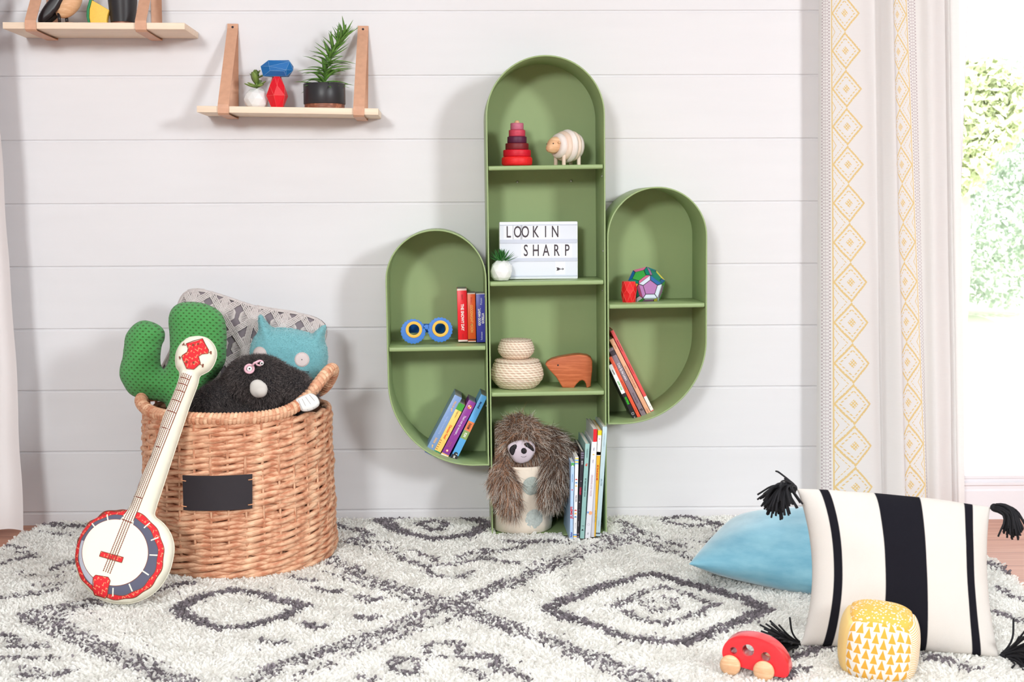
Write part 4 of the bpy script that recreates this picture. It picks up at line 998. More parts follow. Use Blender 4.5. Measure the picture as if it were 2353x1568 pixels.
P = Plane(at(590, 830, -.19), spin=math.radians(14.5))
T = thing('macrame_cushion', 'grey macrame cushion standing at the back of the wicker basket', 'cushion', M=P.M)
q4 = [P.px(432, 668), P.px(747, 744), P.px(690, 1000), P.px(372, 925)]
Wm = (q4[1][0] - q4[0][0]); 
lp = dn([q4[0], ((q4[0][0] + q4[1][0]) / 2, (q4[0][1] + q4[1][1]) / 2 + .004), q4[1], (q4[1][0] - .006, (q4[1][1] + q4[2][1]) / 2), q4[2], q4[3], (q4[0][0] - .01, (q4[3][1] + q4[0][1]) / 2)], n=10)
Tm, Rm = .040, .09
mk('inner_pillow', puff([lp], Tm, Rm, .012), pm('grey_lining', srgb(126, 116, 122), .9), T)
sg = np.array([(*lp[i], *lp[(i + 1) % len(lp)]) for i in range(len(lp))])
def onsurf(pts, off):
    A = np.array(pts); D = _dist(A, sg); ins = _inside(A, [lp]); h = Tm * np.sqrt(1 - (1 - np.clip(D / Rm, 0, 1)) ** 2)
    return [(a[0], -q - off, a[1]) for a, q in zip(A, h)], ins
g = []
x0, z0 = q4[0][0] - .02, q4[0][1] + .012; c_ = .088
def cordlet(pts, r, off):
    P3, ins = onsurf(pts, off); run = []
    for p, i in zip(P3, ins):
        if i: run.append(p)
        else:
            if len(run) > 2: g.append(tube(run, r, 5))
            run = []
    if len(run) > 2: g.append(tube(run, r, 5))
def braid(a, b):
    a, b = np.array(a), np.array(b); d = (b - a) / np.linalg.norm(b - a); nn = np.array((-d[1], d[0]))
    for off in (-1.5, -.5, .5, 1.5):
        pts = [a + (b - a) * t + nn * (off * .0044 + .0007 * math.sin(t * 60 + off)) for t in np.linspace(0, 1, 30)]
        cordlet(pts, .0024, .0028)
for i in range(-1, 6):
    for j in range(-1, 5):
        X, Z = x0 + i * c_, z0 - j * c_
        A, B = (X, Z), (X + c_, Z - c_)
        braid((X, Z), (X + c_, Z - c_)); braid((X + c_, Z), (X, Z - c_)); braid((X + c_ / 2, Z - c_ / 2), (X + c_ / 2, Z - c_ * 1.5))
        for (a, b, ax) in (((X + .006, Z - c_ / 2 - .0), (X + c_ / 2 - .008, Z - c_ / 2), 1), ((X + c_ / 2 + .008, Z - c_ / 2), (X + c_ - .006, Z - c_ / 2), 1), ((X + c_ / 2, Z - .006), (X + c_ / 2, Z - c_ / 2 + .010), 0)):
            a, b = np.array(a), np.array(b); L_ = np.linalg.norm(b - a)
            for k in range(-4, 5):
                sp_ = k * .0045
                pts = []
                for t in np.linspace(0, 1, 10):
                    p = a + (b - a) * t; w_ = sp_ * math.sin(PI * (.12 + .76 * t))
                    p = p + (np.array((0, w_)) if ax else np.array((w_, 0))); pts.append(p)
                cordlet(pts, .0017, .0012)
for k in (0, 1, 2):
    sc_k = 1 - .012 * k; ctr = np.array(lp).mean(0)
    pts = [ctr + (np.array(p) - ctr) * sc_k for p in lp]; cordlet(pts + [pts[0]], .0026, .002)
MAC = pm('light_grey_cotton_cord', srgb(208, 198, 196), .85, bump=.6, bs=900, bd=.0006)
mk('macrame_cover', join(*g), MAC, T)

# plain teal plush with two pointed ears
cr = crop(560, 700, 5.6)
TEAL = Tree('teal_fleece'); TEAL.set(rough=.9, spec=.1, sheen=.5); TEAL.coords('Object'); n = TEAL.noise(420, 3)
TEAL.color(TEAL.mix(((n - .5) * 2.5 + .5).cl(), srgb(104, 168, 178), srgb(140, 196, 202))); TEAL.bump(n, .5, .0015); TEAL = TEAL.mat
P = Plane(at(670, 830, -.275), lean=math.radians(4))
T = thing('cat_plush', 'teal fleece plush toy with pointed ears and round pale felt eyes in the wicker basket', 'plush toy', M=P.M)
o_ = dn(P.pts(cr([(188, 160), (200, 138), (218, 132), (240, 148), (290, 215), (345, 278), (385, 298), (500, 298), (610, 308), (780, 345), (880, 376), (915, 355), (970, 305), (1035, 265), (1058, 272), (1058, 310), (1042, 400), (1045, 480), (1072, 560), (1082, 690), (1060, 800), (1010, 880), (960, 940), (900, 1040), (860, 1250), (700, 1400), (400, 1400), (200, 1200), (100, 900), (80, 700), (88, 560), (125, 440), (178, 370), (196, 300), (190, 220)])), n=4)
Tt, Rt = .055, .075
tb_ = puff([o_], Tt, Rt, .007, .045); mk('plush_body', tb_, TEAL, T)
def col_t(P_, m, k):
    b_ = np.array([srgb(140, 196, 202)]) * rng.uniform(.75, 1.3, (m, 1)); return np.repeat(b_[:, None, :], k, 1)
TFACE = [P.px(*cr([p])[0]) for p in ((778, 697), (236, 628))]
sgt = np.array([(*o_[i], *o_[(i + 1) % len(o_)]) for i in range(len(o_))])
def conform(loops, sg, T_, R_, off, sp=.003, dome_=True):
    Pp, Tr, D = triang(loops, sp); h = T_ * np.sqrt(1 - (1 - np.clip(_dist(Pp, sg) / R_, 0, 1)) ** 2)
    dome = off * (np.minimum(1, .35 + D / .002) if dome_ else np.ones(len(D)))
    return [(p[0], -q - e, p[1]) for p, q, e in zip(Pp, h, dome)], [tuple(t) for t in Tr]
FELTP = pm('pale_pink_felt', srgb(222, 206, 204), .9, bump=.3, bs=500, bd=.0005); STC = pm('brown_thread', srgb(150, 120, 120), .8)
for ex, ey in ((778, 697), (236, 628)):
    cx, cz = P.px(*cr([(ex, ey)])[0]); rr = .0203
    e = mk('felt_eye', conform([circle(cx, cz, rr, 36)], sgt, Tt, Rt, .0016), FELTP, T)
    st = [conform([[(cx + math.cos(a) * rr * f + dx * math.sin(a), cz + math.sin(a) * rr * f - dx * math.cos(a)) for f, dx in ((1.02, -.0003), (1.02, .0003), (.82, .0003), (.82, -.0003))]], sgt, Tt, Rt, .0022, 0, False) for a in [2 * PI * k / 28 for k in range(28)]]
    mk('stitching', join(*st), STC, e, False)
    mk('pupil', conform([circle(cx, cz, .0014, 12)], sgt, Tt, Rt, .0024, 0, False), BLACK, e)
m0, m1 = P.px(*cr([(500, 803)])[0]), P.px(*cr([(862, 857)])[0])
mk('stitched_mouth', tube([(*p,) for p in [(lambda a: (a[0][0], a[0][1], a[0][2]))(conform([[(m0[0] + (m1[0] - m0[0]) * t + dx, m0[1] + (m1[1] - m0[1]) * t + dz) for dx, dz in ((0, 0), (.0002, 0), (0, .0002))]], sgt, Tt, Rt, .0026, 0, False)[0]) for t in np.linspace(0, 1, 16)]], .0009, 6), BLACK, T)

fur('fleece_nap', tb_, 30000, lambda Q: np.full((len(Q), 1), .0032), .00032, FURM, T, col_t, (0, -.2, -.4), .6, .7, 3, lambda Q, N: (Q[:, 1] < .01) & (np.hypot(Q[:, 0] - TFACE[0][0], Q[:, 2] - TFACE[0][1]) > .022) & (np.hypot(Q[:, 0] - TFACE[1][0], Q[:, 2] - TFACE[1][1]) > .022))
# black furry mole
MO = Vector(W(600, 900, -.44)); L = Matrix.Translation(-MO)
T = thing('mole_plush', 'black furry mole plush with a white nose leaning on the basket rim', 'plush toy', tuple(MO))
parts = [(W(592, 872, -.44), (.086, .072, .062)), (W(608, 895, -.47), (.05, .055, .045)), (W(590, 960, -.42), (.13, .10, .06))]
parts += capsule_chain([W(555, 905, -.43), W(510, 912, -.45), W(468, 930, -.49)], [.05, .044, .036])
parts += capsule_chain([W(640, 880, -.43), W(680, 890, -.46), W(706, 912, -.505)], [.048, .040, .026])
body = xf(blob(parts, .007, 5), L); mk('body', body, pm('black_plush_backing', srgb(34, 30, 34), .9), T)
def col_m(P, m, k):
    base = np.array([srgb(60, 52, 52)]) * rng.uniform(.6, 1.5, (m, 1)); tip = np.where(rng.random((m, 1)) < .3, np.array([srgb(168, 154, 150)]), base * 1.6)
    t = np.linspace(0, 1, k)[None, :, None] ** 2; return base[:, None, :] * (1 - t) + tip[:, None, :] * t
fur('fur', body, 52000, lambda P: np.full((len(P), 1), .0135), .0003, FURM, T, col_m, (.1, -.3, -.6), .7, .55, 4, lambda P, N: P[:, 2] > -.06)
nw = Vector(W(606, 884, -.44)) - MO
mk('nose', blob([((nw.x, -.0905, nw.z + .000), (.0235, .012, .0225)), ((nw.x - .004, -.085, nw.z + .007), (.020, .016, .018)), ((nw.x + .005, -.093, nw.z - .006), (.017, .012, .015))], .0018, 5), pm('white_velour', srgb(200, 195, 190), .8, bump=.2, bs=400, bd=.0005, sheen=.3), T)
PINK = pm('pink_felt', srgb(226, 178, 192), .85)
e1, e2 = Vector(W(573, 848, -.52)) - MO, Vector(W(596, 835, -.52)) - MO
gl_ = mk('pink_glasses', join(tube([(e1.x + .0105 * math.cos(a), e1.y + .004 * math.cos(a), e1.z + .0105 * math.sin(a)) for a in [2 * PI * k / 20 for k in range(20)]], .0032, 8, closed=True), tube([(e1.x + .008, e1.y, e1.z + .008), ((e1.x + e2.x) / 2, e1.y - .002, (e1.z + e2.z) / 2 + .008), (e2.x, e2.y, e2.z + .006)], .003, 8), tube([(e2.x + .008 * math.cos(a), e2.y + .004 + .004 * math.cos(a), e2.z + .006 * math.sin(a)) for a in [2 * PI * k / 16 for k in range(16)]], .0026, 8, closed=True)), PINK, T)
for e_, r in ((e1, .0075), (e2 + Vector((.006, 0, -.001)), .005)):
    w_ = mk('eye', ball((e_.x, e_.y + .001, e_.z), (r, .004, r), 16, 10), CERAMIC, T); mk('pupil', ball((e_.x + .001, e_.y - .0035, e_.z + .001), (.0022, .0012, .0022), 10, 6), BLACK, w_)
Pm = Plane(at(706, 925, -.556), lean=math.radians(18)); cr = crop(560, 700, 5.6)
po = dn(Pm.pts(cr([(662, 1240), (710, 1198), (800, 1160), (870, 1143), (940, 1185), (975, 1250), (968, 1300), (920, 1340), (850, 1370), (780, 1378), (738, 1362), (700, 1310)])), n=4)
pg = puff([po], .008, .012, .003)
pw = mk('paw', xf(pg, L @ Pm.M), pm('white_paw_velour', srgb(224, 222, 220), .8, sheen=.3), T)
sl_ = []
for a, b in (((850, 1170), (955, 1290)), ((800, 1195), (905, 1345)), ((755, 1220), (830, 1368)), ((708, 1235), (760, 1360))):
    A, B = Pm.px(*cr([a])[0]), Pm.px(*cr([b])[0]); sl_.append(tube([(A[0], -.0078, A[1]), ((A[0] + B[0]) / 2, -.0086, (A[1] + B[1]) / 2), (B[0], -.005, B[1])], .0006, 5))
mk('seam_lines', xf(join(*sl_), L @ Pm.M), pm('grey_seam', srgb(170, 166, 166), .8), pw)

# ------------------------------------------------------------------ banjo cushion
cr = crop(150, 740, 2.305)
P = Plane(ground(285, 1383, .030), lean=math.radians(27))
T = thing('banjo_cushion', 'stuffed fabric banjo cushion leaning against the wicker basket', 'cushion', M=P.M)
CLOTH = pm('cream_canvas', srgb(234, 229, 211), .85, bump=.25, bs=700, bd=.0005)
bo_ = dn(P.pts(cr([(640, 92), (695, 76), (750, 86), (788, 122), (803, 172), (790, 222), (765, 258), (735, 276), (712, 292), (700, 340), (662, 440), (622, 560), (582, 680), (546, 790), (510, 900), (482, 985), (476, 1030), (522, 1070), (560, 1125), (577, 1190), (570, 1260), (545, 1340), (490, 1420), (420, 1468), (340, 1493), (250, 1490), (170, 1462), (100, 1400), (66, 1340), (54, 1260), (62, 1190), (95, 1110), (150, 1052), (220, 1018), (300, 1002), (340, 990), (365, 930), (405, 840), (452, 720), (490, 600), (522, 500), (562, 410), (600, 310), (604, 266), (588, 240), (583, 190), (597, 138)])), n=4)
Tb, Rb_ = .030, .036
mk('cushion_body', puff([bo_], Tb, Rb_, .005, .026), CLOTH, T)
sgb = np.array([(*bo_[i], *bo_[(i + 1) % len(bo_)]) for i in range(len(bo_))])
RED = Tree('red_patterned_print'); RED.set(rough=.8); x, y, z = RED.coords('Object')
zz = (((x + z * .4) * 95).fr() - .5).ab() + ((z - x * .4) * 60).fr() * 1.0; ln = zz.fr().near(.5, .10); dots = ((x * 400).sin() * (z * 400).sin()).gt(-.1)
c = RED.mix(ln * dots, srgb(222, 34, 44), srgb(250, 150, 110)); RED.color(c)
pr_m = [RED.mat, pm('slate_print', srgb(92, 92, 112), .85), pm('light_grey_print', srgb(178, 178, 190), .85), pm('cream_print', srgb(236, 231, 215), .85, bump=.2, bs=700, bd=.0004), pm('brown_print', srgb(128, 66, 50), .85)]
DV, DF, DM = [], [], []
def dec(loops, m, off, sp=.004):
    v, f = conform(loops, sgb, Tb, Rb_, off * .45, sp, False); v = [(a, b if True else b, c) for a, b, c in v]; n = len(DV); DV.extend(v); DF.extend(tuple(i + n for i in t) for t in f); DM.extend([m] * len(f))
def dline(a, b, w, m=4, off=.0014, n=14):
    a, b = np.array(a), np.array(b); d = (b - a) / (np.linalg.norm(b - a) + 1e-9); nn = np.array((-d[1], d[0])) * w / 2
    A = [tuple(a + (b - a) * t + nn) for t in np.linspace(0, 1, n)]; B = [tuple(a + (b - a) * t - nn) for t in np.linspace(1, 0, n)]
    dec([A + B], m, off, 0)
k_ = lambda x_, y_: P.px(*cr([(x_, y_)])[0])
pxm = math.dist(k_(300, 1200), k_(400, 1200)) / 100
def ringpts(cx, cy, rx, ry, wav=0, wn=0, a0=0, a1=2 * PI, n=90): return [k_(cx + (rx + wav * math.sin(wn * a)) * math.cos(a), cy - (ry + wav * math.sin(wn * a)) * math.sin(a)) for a in np.linspace(a0, a1, n, endpoint=abs(a1 - a0) < 6.2)]
out_ = ringpts(297, 1240, 239, 241, 2.6, 14, n=200); out2 = ringpts(297, 1240, 235, 237, 2.6, 14, n=200); gr = ringpts(294, 1247, 209, 211, 3, 12); gi = ringpts(280, 1236, 173, 174)
dec([out_], 4, .0006); dec([out2], 0, .0010); dec([ringpts(294, 1247, 212, 214, 3, 12)], 4, .0014); dec([gr], 1, .0018)
# lighter quarter on the left
a0, a1 = math.radians(158), math.radians(236)
dec([ringpts(294, 1247, 207, 209, 0, 0, a0, a1, 30) + ringpts(280, 1236, 170, 172, 0, 0, a1, a0, 30)], 2, .0021)
dec([ringpts(280, 1236, 176, 177)], 4, .0024); dec([gi], 3, .0028)
for cx, cy in ((238, 1050), (168, 1095), (447, 1093), (488, 1165), (482, 1250), (440, 1343), (362, 1420), (268, 1443)):
    d = np.array((cx - 290, cy - 1243.)); d /= np.linalg.norm(d); dline(k_(*(np.array((cx, cy)) - d * 21)), k_(*(np.array((cx, cy)) + d * 21)), 7 * pxm, 3, .0034, 4)
# neck: cream ground, solid edge lines, stitched strings, frets
def nk(t, w):   # t: 0 at the tailpiece .. 1 at the headstock; w: -1..1 across
    A, B = np.array((232., 1352.)), np.array((662., 272.)); d = (B - A) / np.linalg.norm(B - A); nn = np.array((-d[1], d[0])) * -1
    hw = 27 if t < .27 else 27 + (23 - 27) * (t - .27) / .73; 
    bow = 8 * math.sin(PI * min(1, max(0, (t - .2) / .8))); p = A + (B - A) * t + nn * (w * hw * 1.12) + np.array((-1, .0)) * bow * 0
    return k_(*p)
dec([[nk(.245, -1.25)] + [nk(t, -1.05) for t in np.linspace(.28, .99, 20)] + [nk(t, 1.05) for t in np.linspace(.99, .28, 20)] + [nk(.245, 1.25)]], 3, .0036)
for w in (-1, 1):
    for a, b in zip(np.linspace(.27, .98, 12), np.linspace(.27, .98, 12)[1:]): dline(nk(a, w), nk(b, w), 4 * pxm, 4, .0042, 4)
for w in (-.62, -.2, .2, .62):
    ts = np.linspace(.01, .98, 110)
    for a, b in zip(ts, ts[1:]): dline(nk(a, w), nk(a + (b - a) * .86, w), 4.6 * pxm, 4, .0046, 2)
for t in (.26, .38, .625, .715, .795, .85, .897, .93, .958): dline(nk(t, -1.02), nk(t, 1.02), 5 * pxm, 4, .0048, 4)
def outl(pts, w=3.5):
    for a, b in zip(pts, pts[1:] + pts[:1]): dline(k_(*a), k_(*b), w * pxm, 4, .0054, 3)
br = [(208, 1230), (325, 1262), (316, 1290), (199, 1256)]; dec([[k_(*p) for p in br]], 0, .0044); outl(br)
tp = [(180, 1355), (245, 1366), (256, 1385), (236, 1460), (222, 1472), (160, 1452), (158, 1430), (166, 1368)]; dec([[k_(*p) for p in tp]], 0, .0050); outl(tp)
hp = [(652, 137), (736, 106), (752, 138), (770, 170), (766, 188), (735, 194), (718, 206), (727, 240), (690, 271), (655, 270), (634, 222), (630, 200), (658, 184), (664, 165)]; dec([[k_(*p) for p in hp]], 0, .0016); outl(hp)
for a, b in (((650, 148), (636, 138)), ((632, 205), (617, 210)), ((768, 180), (780, 180)), ((722, 244), (738, 249))):
    dline(k_(*a), k_(*b), 4 * pxm, 4, .0054, 3); d = np.array(b) - a; d = np.array((-d[1], d[0])) / np.linalg.norm(d) * 8; dline(k_(*(np.array(b) + d)), k_(*(np.array(b) - d)), 7 * pxm, 4, .0056, 3)
for a in ((690, 146), (716, 140), (655, 235), (692, 238)): dec([[k_(a[0] + 6 * math.cos(q), a[1] + 6 * math.sin(q)) for q in np.linspace(0, 2 * PI, 12, endpoint=False)]], 4, .0052, 0)
mk('printed_front', (DV, DF), None, T, True, mats=pr_m, fm=DM)
mk('seam', tube([(p[0], 0, p[1]) for p in bo_], .0009, 5, closed=True), CLOTH, T)
# ------------------------------------------------------------------ cushions on the rug
def cushion(c4, T_, pull=(.02, .02, .01, .01), n=56, wr=.002, ex=.42, seed=1):
    """c4: world corners BL, BR, TR, TL. returns geometry, uv"""
    BL, BR, TR, TL = [Vector(p) for p in c4]; ctr = (BL + BR + TR + TL) / 4
    nrm = ((BR - BL) + (TR - TL)).cross((TL - BL) + (TR - BR)).normalized()
    V, F, UV = [], [], []
    for side in (1, -1):
        for j in range(n + 1):
            for i in range(n + 1):
                u, v = .5 - .5 * math.cos(PI * i / n), .5 - .5 * math.cos(PI * j / n)
                p = (BL * (1 - u) + BR * u) * (1 - v) + (TL * (1 - u) + TR * u) * v
                ux, vx = (BR - BL).normalized(), (TL - BL).normalized()
                p = p + ux * (pull[0] * (1 - u) - pull[1] * u) * math.sin(PI * v) ** .8 + vx * (pull[3] * (1 - v) - pull[2] * v) * math.sin(PI * u) ** .8
                h = T_ * (4 * u * (1 - u)) ** ex * (4 * v * (1 - v)) ** ex
                w = noise.noise(Vector((u * 5 + seed, v * 5, side))) * wr * (4 * u * (1 - u)) ** .3
                V.append(tuple(p + nrm * side * (h + w))); UV.append((u, v))
    m = (n + 1) ** 2
    def idx(s, i, j): return (0 if s == 1 or i in (0, n) or j in (0, n) else m) + j * (n + 1) + i
    for j in range(n):
        for i in range(n):
            a, b, c, d = (i, j), (i + 1, j), (i + 1, j + 1), (i, j + 1)
            F.append(tuple(idx(1, *q) for q in (a, b, c, d))); F.append(tuple(idx(-1, *q) for q in (d, c, b, a)))
    return (V, F), UV, nrm
S4 = [at(1838, 1484, -1.175), at(2296, 1512, -1.255), at(2276, 1166, -1.10), at(1830, 1124, -1.03)]
ST = Tree('striped_cotton_weave'); ST.set(rough=.9, spec=.1, sheen=0); u, v, w = ST.coords('UV')
ed = (v * 900).sin() * .0022
def band(a, b): return (u + ed).gt(a) * (u + ed).lt(b)
s_ = (band(.112, .160) + band(.398, .632) + band(.862, .907)).cl(); o3 = ST.coords('Object'); n = ST.noise(900, 2); wv = ((o3[0] * 2600 + o3[2] * 900).sin() * (o3[2] * 2600).sin()) * .5 + .5
c = ST.mix(s_, srgb(217, 210, 204), srgb(26, 25, 32)); c = ST.mix(wv * .12 * (1.0 - s_), c, srgb(200, 190, 185)); ST.color(c); ST.bump(wv * .6 + n * .5, .35, .0012)
ctr = sum(S4, Vector()) / 4
T = thing('striped_cushion', 'white woven cushion with black stripes and black corner tassels at the front of the rug', 'cushion', tuple(ctr))
(g, uv, nr) = cushion(S4, .062, (.030, .016, -.006, .004), 60, .004)
mk('cushion_cover', g, ST.mat, T, world=True, uv=uv)
YARN = pm('black_wool_yarn', srgb(26, 25, 30), .85, bump=.4, bs=900, bd=.0005)
def tassel(p, d0, d1, L, spread, n=64, seed=0, head=.009):
    rg = random.Random(seed); p = Vector(p); d0 = Vector(d0).normalized(); d1 = Vector(d1).normalized(); g = [ball(tuple(p + d0 * .008), (head, head, head), 12, 8)]
    k = tube([tuple(p + d0 * .014 + (Vector((0, 0, 1)).cross(d0).normalized() * math.cos(a) + d0.cross(Vector((0, 0, 1)).cross(d0)).normalized() * math.sin(a)) * head * .85) for a in [2 * PI * i / 14 for i in range(14)]], .0018, 6, closed=True); g.append(k)
    for i in range(n):
        j = Vector((rg.gauss(0, 1), rg.gauss(0, 1), rg.gauss(0, 1)))
        a = p + d0 * .010 + j * head * .35; l = L * rg.uniform(.82, 1.08); pts = []
        q0 = (d0 + j * spread * .45).normalized(); q1 = (d1 + j * spread).normalized(); pos = a.copy()
        for s in range(9):
            pts.append(tuple((pos.x, pos.y, max(pos.z, .021)))); t = s / 8; pos = pos + q0.lerp(q1, min(1, t * 1.6)).normalized() * l / 8
        g.append(tube(pts, .0022, 5))
    return join(*g)
for p, d0, d1, L_, sp, sd in ((S4[3], (-.9, -.3, .25), (-.25, -.25, -1), .088, .33, 1), (S4[2], (.35, -.2, .0), (.14, -.05, -1), .078, .16, 2), (S4[0], (-.9, -.3, .2), (-.95, -.25, -.02), .080, .34, 3), (S4[1], (.6, -.5, .25), (.5, -.9, -.4), .088, .42, 4)):
    mk('tassel', tassel(p, d0, d1, L_, sp, 110, sd), YARN, T, world=True)
VEL = Tree('sky_blue_velvet'); VEL.set(rough=.75, spec=.15, sheen=.7); VEL.coords('Object'); n = VEL.noise(9, 4, None, .6)
VEL.color(VEL.mix(((n - .5) * 1.8 + .5).cl(), srgb(98, 160, 186), srgb(142, 194, 211))); VEL.bump(VEL.noise(700, 2), .2, .0006)
B4 = [at(1583, 1297, -.74), at(2170, 1400, -.93), at(2160, 1190, -.62), at(1688, 1190, -.36)]
ctr = sum(B4, Vector()) / 4
T = thing('velvet_cushion', 'sky blue velvet cushion lying behind the striped cushion', 'cushion', tuple(ctr))
(g, uv, nr) = cushion(B4, .088, (.0, .01, .01, .0), 56, .006, .5, 4)
mk('cushion_cover', g, VEL.mat, T, world=True, uv=uv)

# ------------------------------------------------------------------ fabric ball
bc = at(2019, 1477, -1.315)
M = Matrix.Translation(bc) @ Matrix.Rotation(math.radians(-19), 4, 'Z') @ Matrix.Rotation(math.radians(1), 4, 'X') @ Matrix.Rotation(math.radians(3.5), 4, 'Y')
T = thing('fabric_ball', 'soft yellow and white patchwork fabric ball with little printed trees', 'ball', M=M)
def ballm(name, kind):
    t = Tree(name); t.set(rough=.85, spec=.15, sheen=.1); u, v, w = t.coords('UV'); y_ = srgb(232, 172, 68); w_ = srgb(238, 233, 227)
    if kind == 'tree':
        a = u * 8.0; col = a.fl(); fx = ((a.fr() - .5) * 2).ab(); hgt = (v * 6.0 + (col * 2.3).sin() * 1.5 + 4.0); fz = hgt.fr(); 
        tri = fx.lt((1.0 - fz) * .94 - .02) ; c = t.mix(tri, w_, y_)
    elif kind == 'dots':
        vo = t.nt.nodes.new('ShaderNodeTexVoronoi'); vo.inputs['Scale'].default_value = 22; t.nt.links.new(t.vec, vo.inputs['Vector']); vo.inputs['Randomness'].default_value = .75
        c = t.mix(E(t.nt, vo.outputs['Distance'])  .lt(.36), srgb(234, 182, 86), w_)
    elif kind == 'lines':
        c = t.mix((v * 30 + (u * 9).sin() * .3).fr().lt(.45), w_, srgb(234, 184, 92))
    else: c = t.mix(0.0, srgb(236, 202, 132), w_)
    t.color(c); t.bump(t.noise(500, 2), .25, .0006); return t.mat
def panel(ax, sgn, kind, nm):
    n = 26; V, F, UV = [], [], []; R = .0795; k = 3.0
    for j in range(n + 1):
        for i in range(n + 1):
            a, b = -1 + 2 * i / n, -1 + 2 * j / n
            aa, bb = math.tan(a * PI / 4), math.tan(b * PI / 4)
            p = {'y': Vector((aa, sgn, bb)), 'x': Vector((sgn, -aa if sgn < 0 else aa, bb)), 'z': Vector((aa, bb, sgn))}[ax]
            L_ = (abs(p.x) ** k + abs(p.y) ** k + abs(p.z) ** k) ** (1 / k)
            edge = max(abs(a), abs(b)); s = R * (1 - .03 * max(0, (edge - .93) / .07) ** 2)
            V.append(tuple(p / L_ * s)); UV.append(((a + 1) / 2, (b + 1) / 2))
    for j in range(n):
        for i in range(n):
            q = (j * (n + 1) + i, j * (n + 1) + i + 1, (j + 1) * (n + 1) + i + 1, (j + 1) * (n + 1) + i)
            c = sum((Vector(V[z_]) for z_ in q), Vector()); nn = (Vector(V[q[1]]) - Vector(V[q[0]])).cross(Vector(V[q[2]]) - Vector(V[q[1]]))
            F.append(q if nn.dot(c) > 0 else q[::-1])
    mk('fabric_panel', (V, F), ballm(nm, kind), T, uv=UV)
panel('y', -1, 'tree', 'tree_print'); panel('z', 1, 'dots', 'dot_print'); panel('x', 1, 'lines', 'line_print'); panel('x', -1, 'plain', 'plain_yellow_cotton'); panel('y', 1, 'dots', 'dot_print_back'); panel('z', -1, 'lines', 'line_print_base')

# ------------------------------------------------------------------ toy car
cr = crop(1560, 1090, 2.967)
P = Plane(at(1742, 1503, -1.335), yaw=math.radians(-24), lean=math.radians(3))
T = thing('toy_car', 'red wooden toy car with round window holes and natural wheels on the rug', 'toy', M=P.M)
REDP = pm('glossy_red_paint', srgb(232, 34, 46), .22, spec=.5, coat=.3)
bo_ = dn(P.pts(cr([(310, 1185), (335, 1130), (390, 1095), (460, 1086), (540, 1096), (620, 1125), (680, 1168), (730, 1230), (758, 1295), (760, 1345), (735, 1368), (680, 1362), (600, 1345), (520, 1322), (430, 1295), (350, 1270), (318, 1235)])), n=5)
hl = [P.px(*cr([p])[0]) for p in ((385, 1186), (484, 1184), (603, 1229))]
pm1 = math.dist(P.px(1740, 1500), P.px(1750, 1500)) / 10 / 2.967
mk('body', slab([bo_] + [circle(a[0], a[1], r * pm1, 28)[::-1] for a, r in zip(hl, (25, 41, 33))], -.021, .021, .004, 4), REDP, T, angle=50)
for a in ((381, 1288), (608, 1328)):
    x_, z_ = P.px(*cr([a])[0]); x_ -= .004; z_ += .002
    ax = mk('axle', tube([(x_, -.02, z_), (x_, .02, z_)], .003, 10), TANW, T)
    for s in (-1, 1): mk('wheel', xf(lathe([(0, -.006), (.013, -.006), (.019, -.003), (.0212, .001), (.019, .0055), (.013, .0085), (0, .010)], 36), Matrix.Translation((x_, s * .026, z_)) @ Matrix.Rotation(-s * PI / 2, 4, 'X')), TANW, T)

# ------------------------------------------------------------------ curtains
cen = [29.6, 116, 204, 291, 378, 467, 557.5, 649, 742, 836, 929.6, 1026, 1121]; cz_ = [at(1950, y_, -.1).z for y_ in cen]
def kidx(z):
    if z >= cz_[0]: return (cz_[0] - z) / (cz_[0] - cz_[1])
    for i in range(len(cz_) - 1):
        if z >= cz_[i + 1]: return i + (cz_[i] - z) / (cz_[i] - cz_[i + 1])
    return len(cz_) - 1 + (cz_[-1] - z) / (cz_[-2] - cz_[-1])
def cloth(sta, ztop, zbot, nz, zt=1.543, zb=.08, sub=8, wob=.004, seed=0, zs=None):
    def cm(v0, v1, v2, v3, t): return .5 * (2 * v1 + (v2 - v0) * t + (2 * v0 - 5 * v1 + 4 * v2 - v3) * t * t + (3 * v1 - v0 - 3 * v2 + v3) * t ** 3)
    V, F, UV = [], [], []; cols = (len(sta) - 1) * sub + 1
    for j in range(nz + 1):
        z = ztop + (zbot - ztop) * j / nz; f = (zt - z) / (zt - zb)
        row = [(s[3], at(s[0], 0, s[2]).x * (1 - f) + at(s[1], 1150, s[2]).x * f, s[2] + wob * noise.noise(Vector((i * .9 + seed, z * 2.2, 3)))) for i, s in enumerate(sta)]
        for c in range(cols):
            i = min(c // sub, len(sta) - 2); t = (c - i * sub) / sub; g_ = lambda q: row[max(0, min(len(row) - 1, q))]
            u = g_(i)[0] * (1 - t) + g_(i + 1)[0] * t; xx = cm(g_(i - 1)[1], g_(i)[1], g_(i + 1)[1], g_(i + 2)[1], t); yy = cm(g_(i - 1)[2], g_(i)[2], g_(i + 1)[2], g_(i + 2)[2], t)
            V.append((xx, yy, z)); UV.append((u, kidx(z)))
    for j in range(nz):
        for c in range(cols - 1): F.append((j * cols + c, j * cols + c + 1, (j + 1) * cols + c + 1, (j + 1) * cols + c))
    return (V, F), UV
CU = Tree('embroidered_linen'); CU.set(rough=.9, spec=.1, sheen=.1); u, k, w = CU.coords('UV')
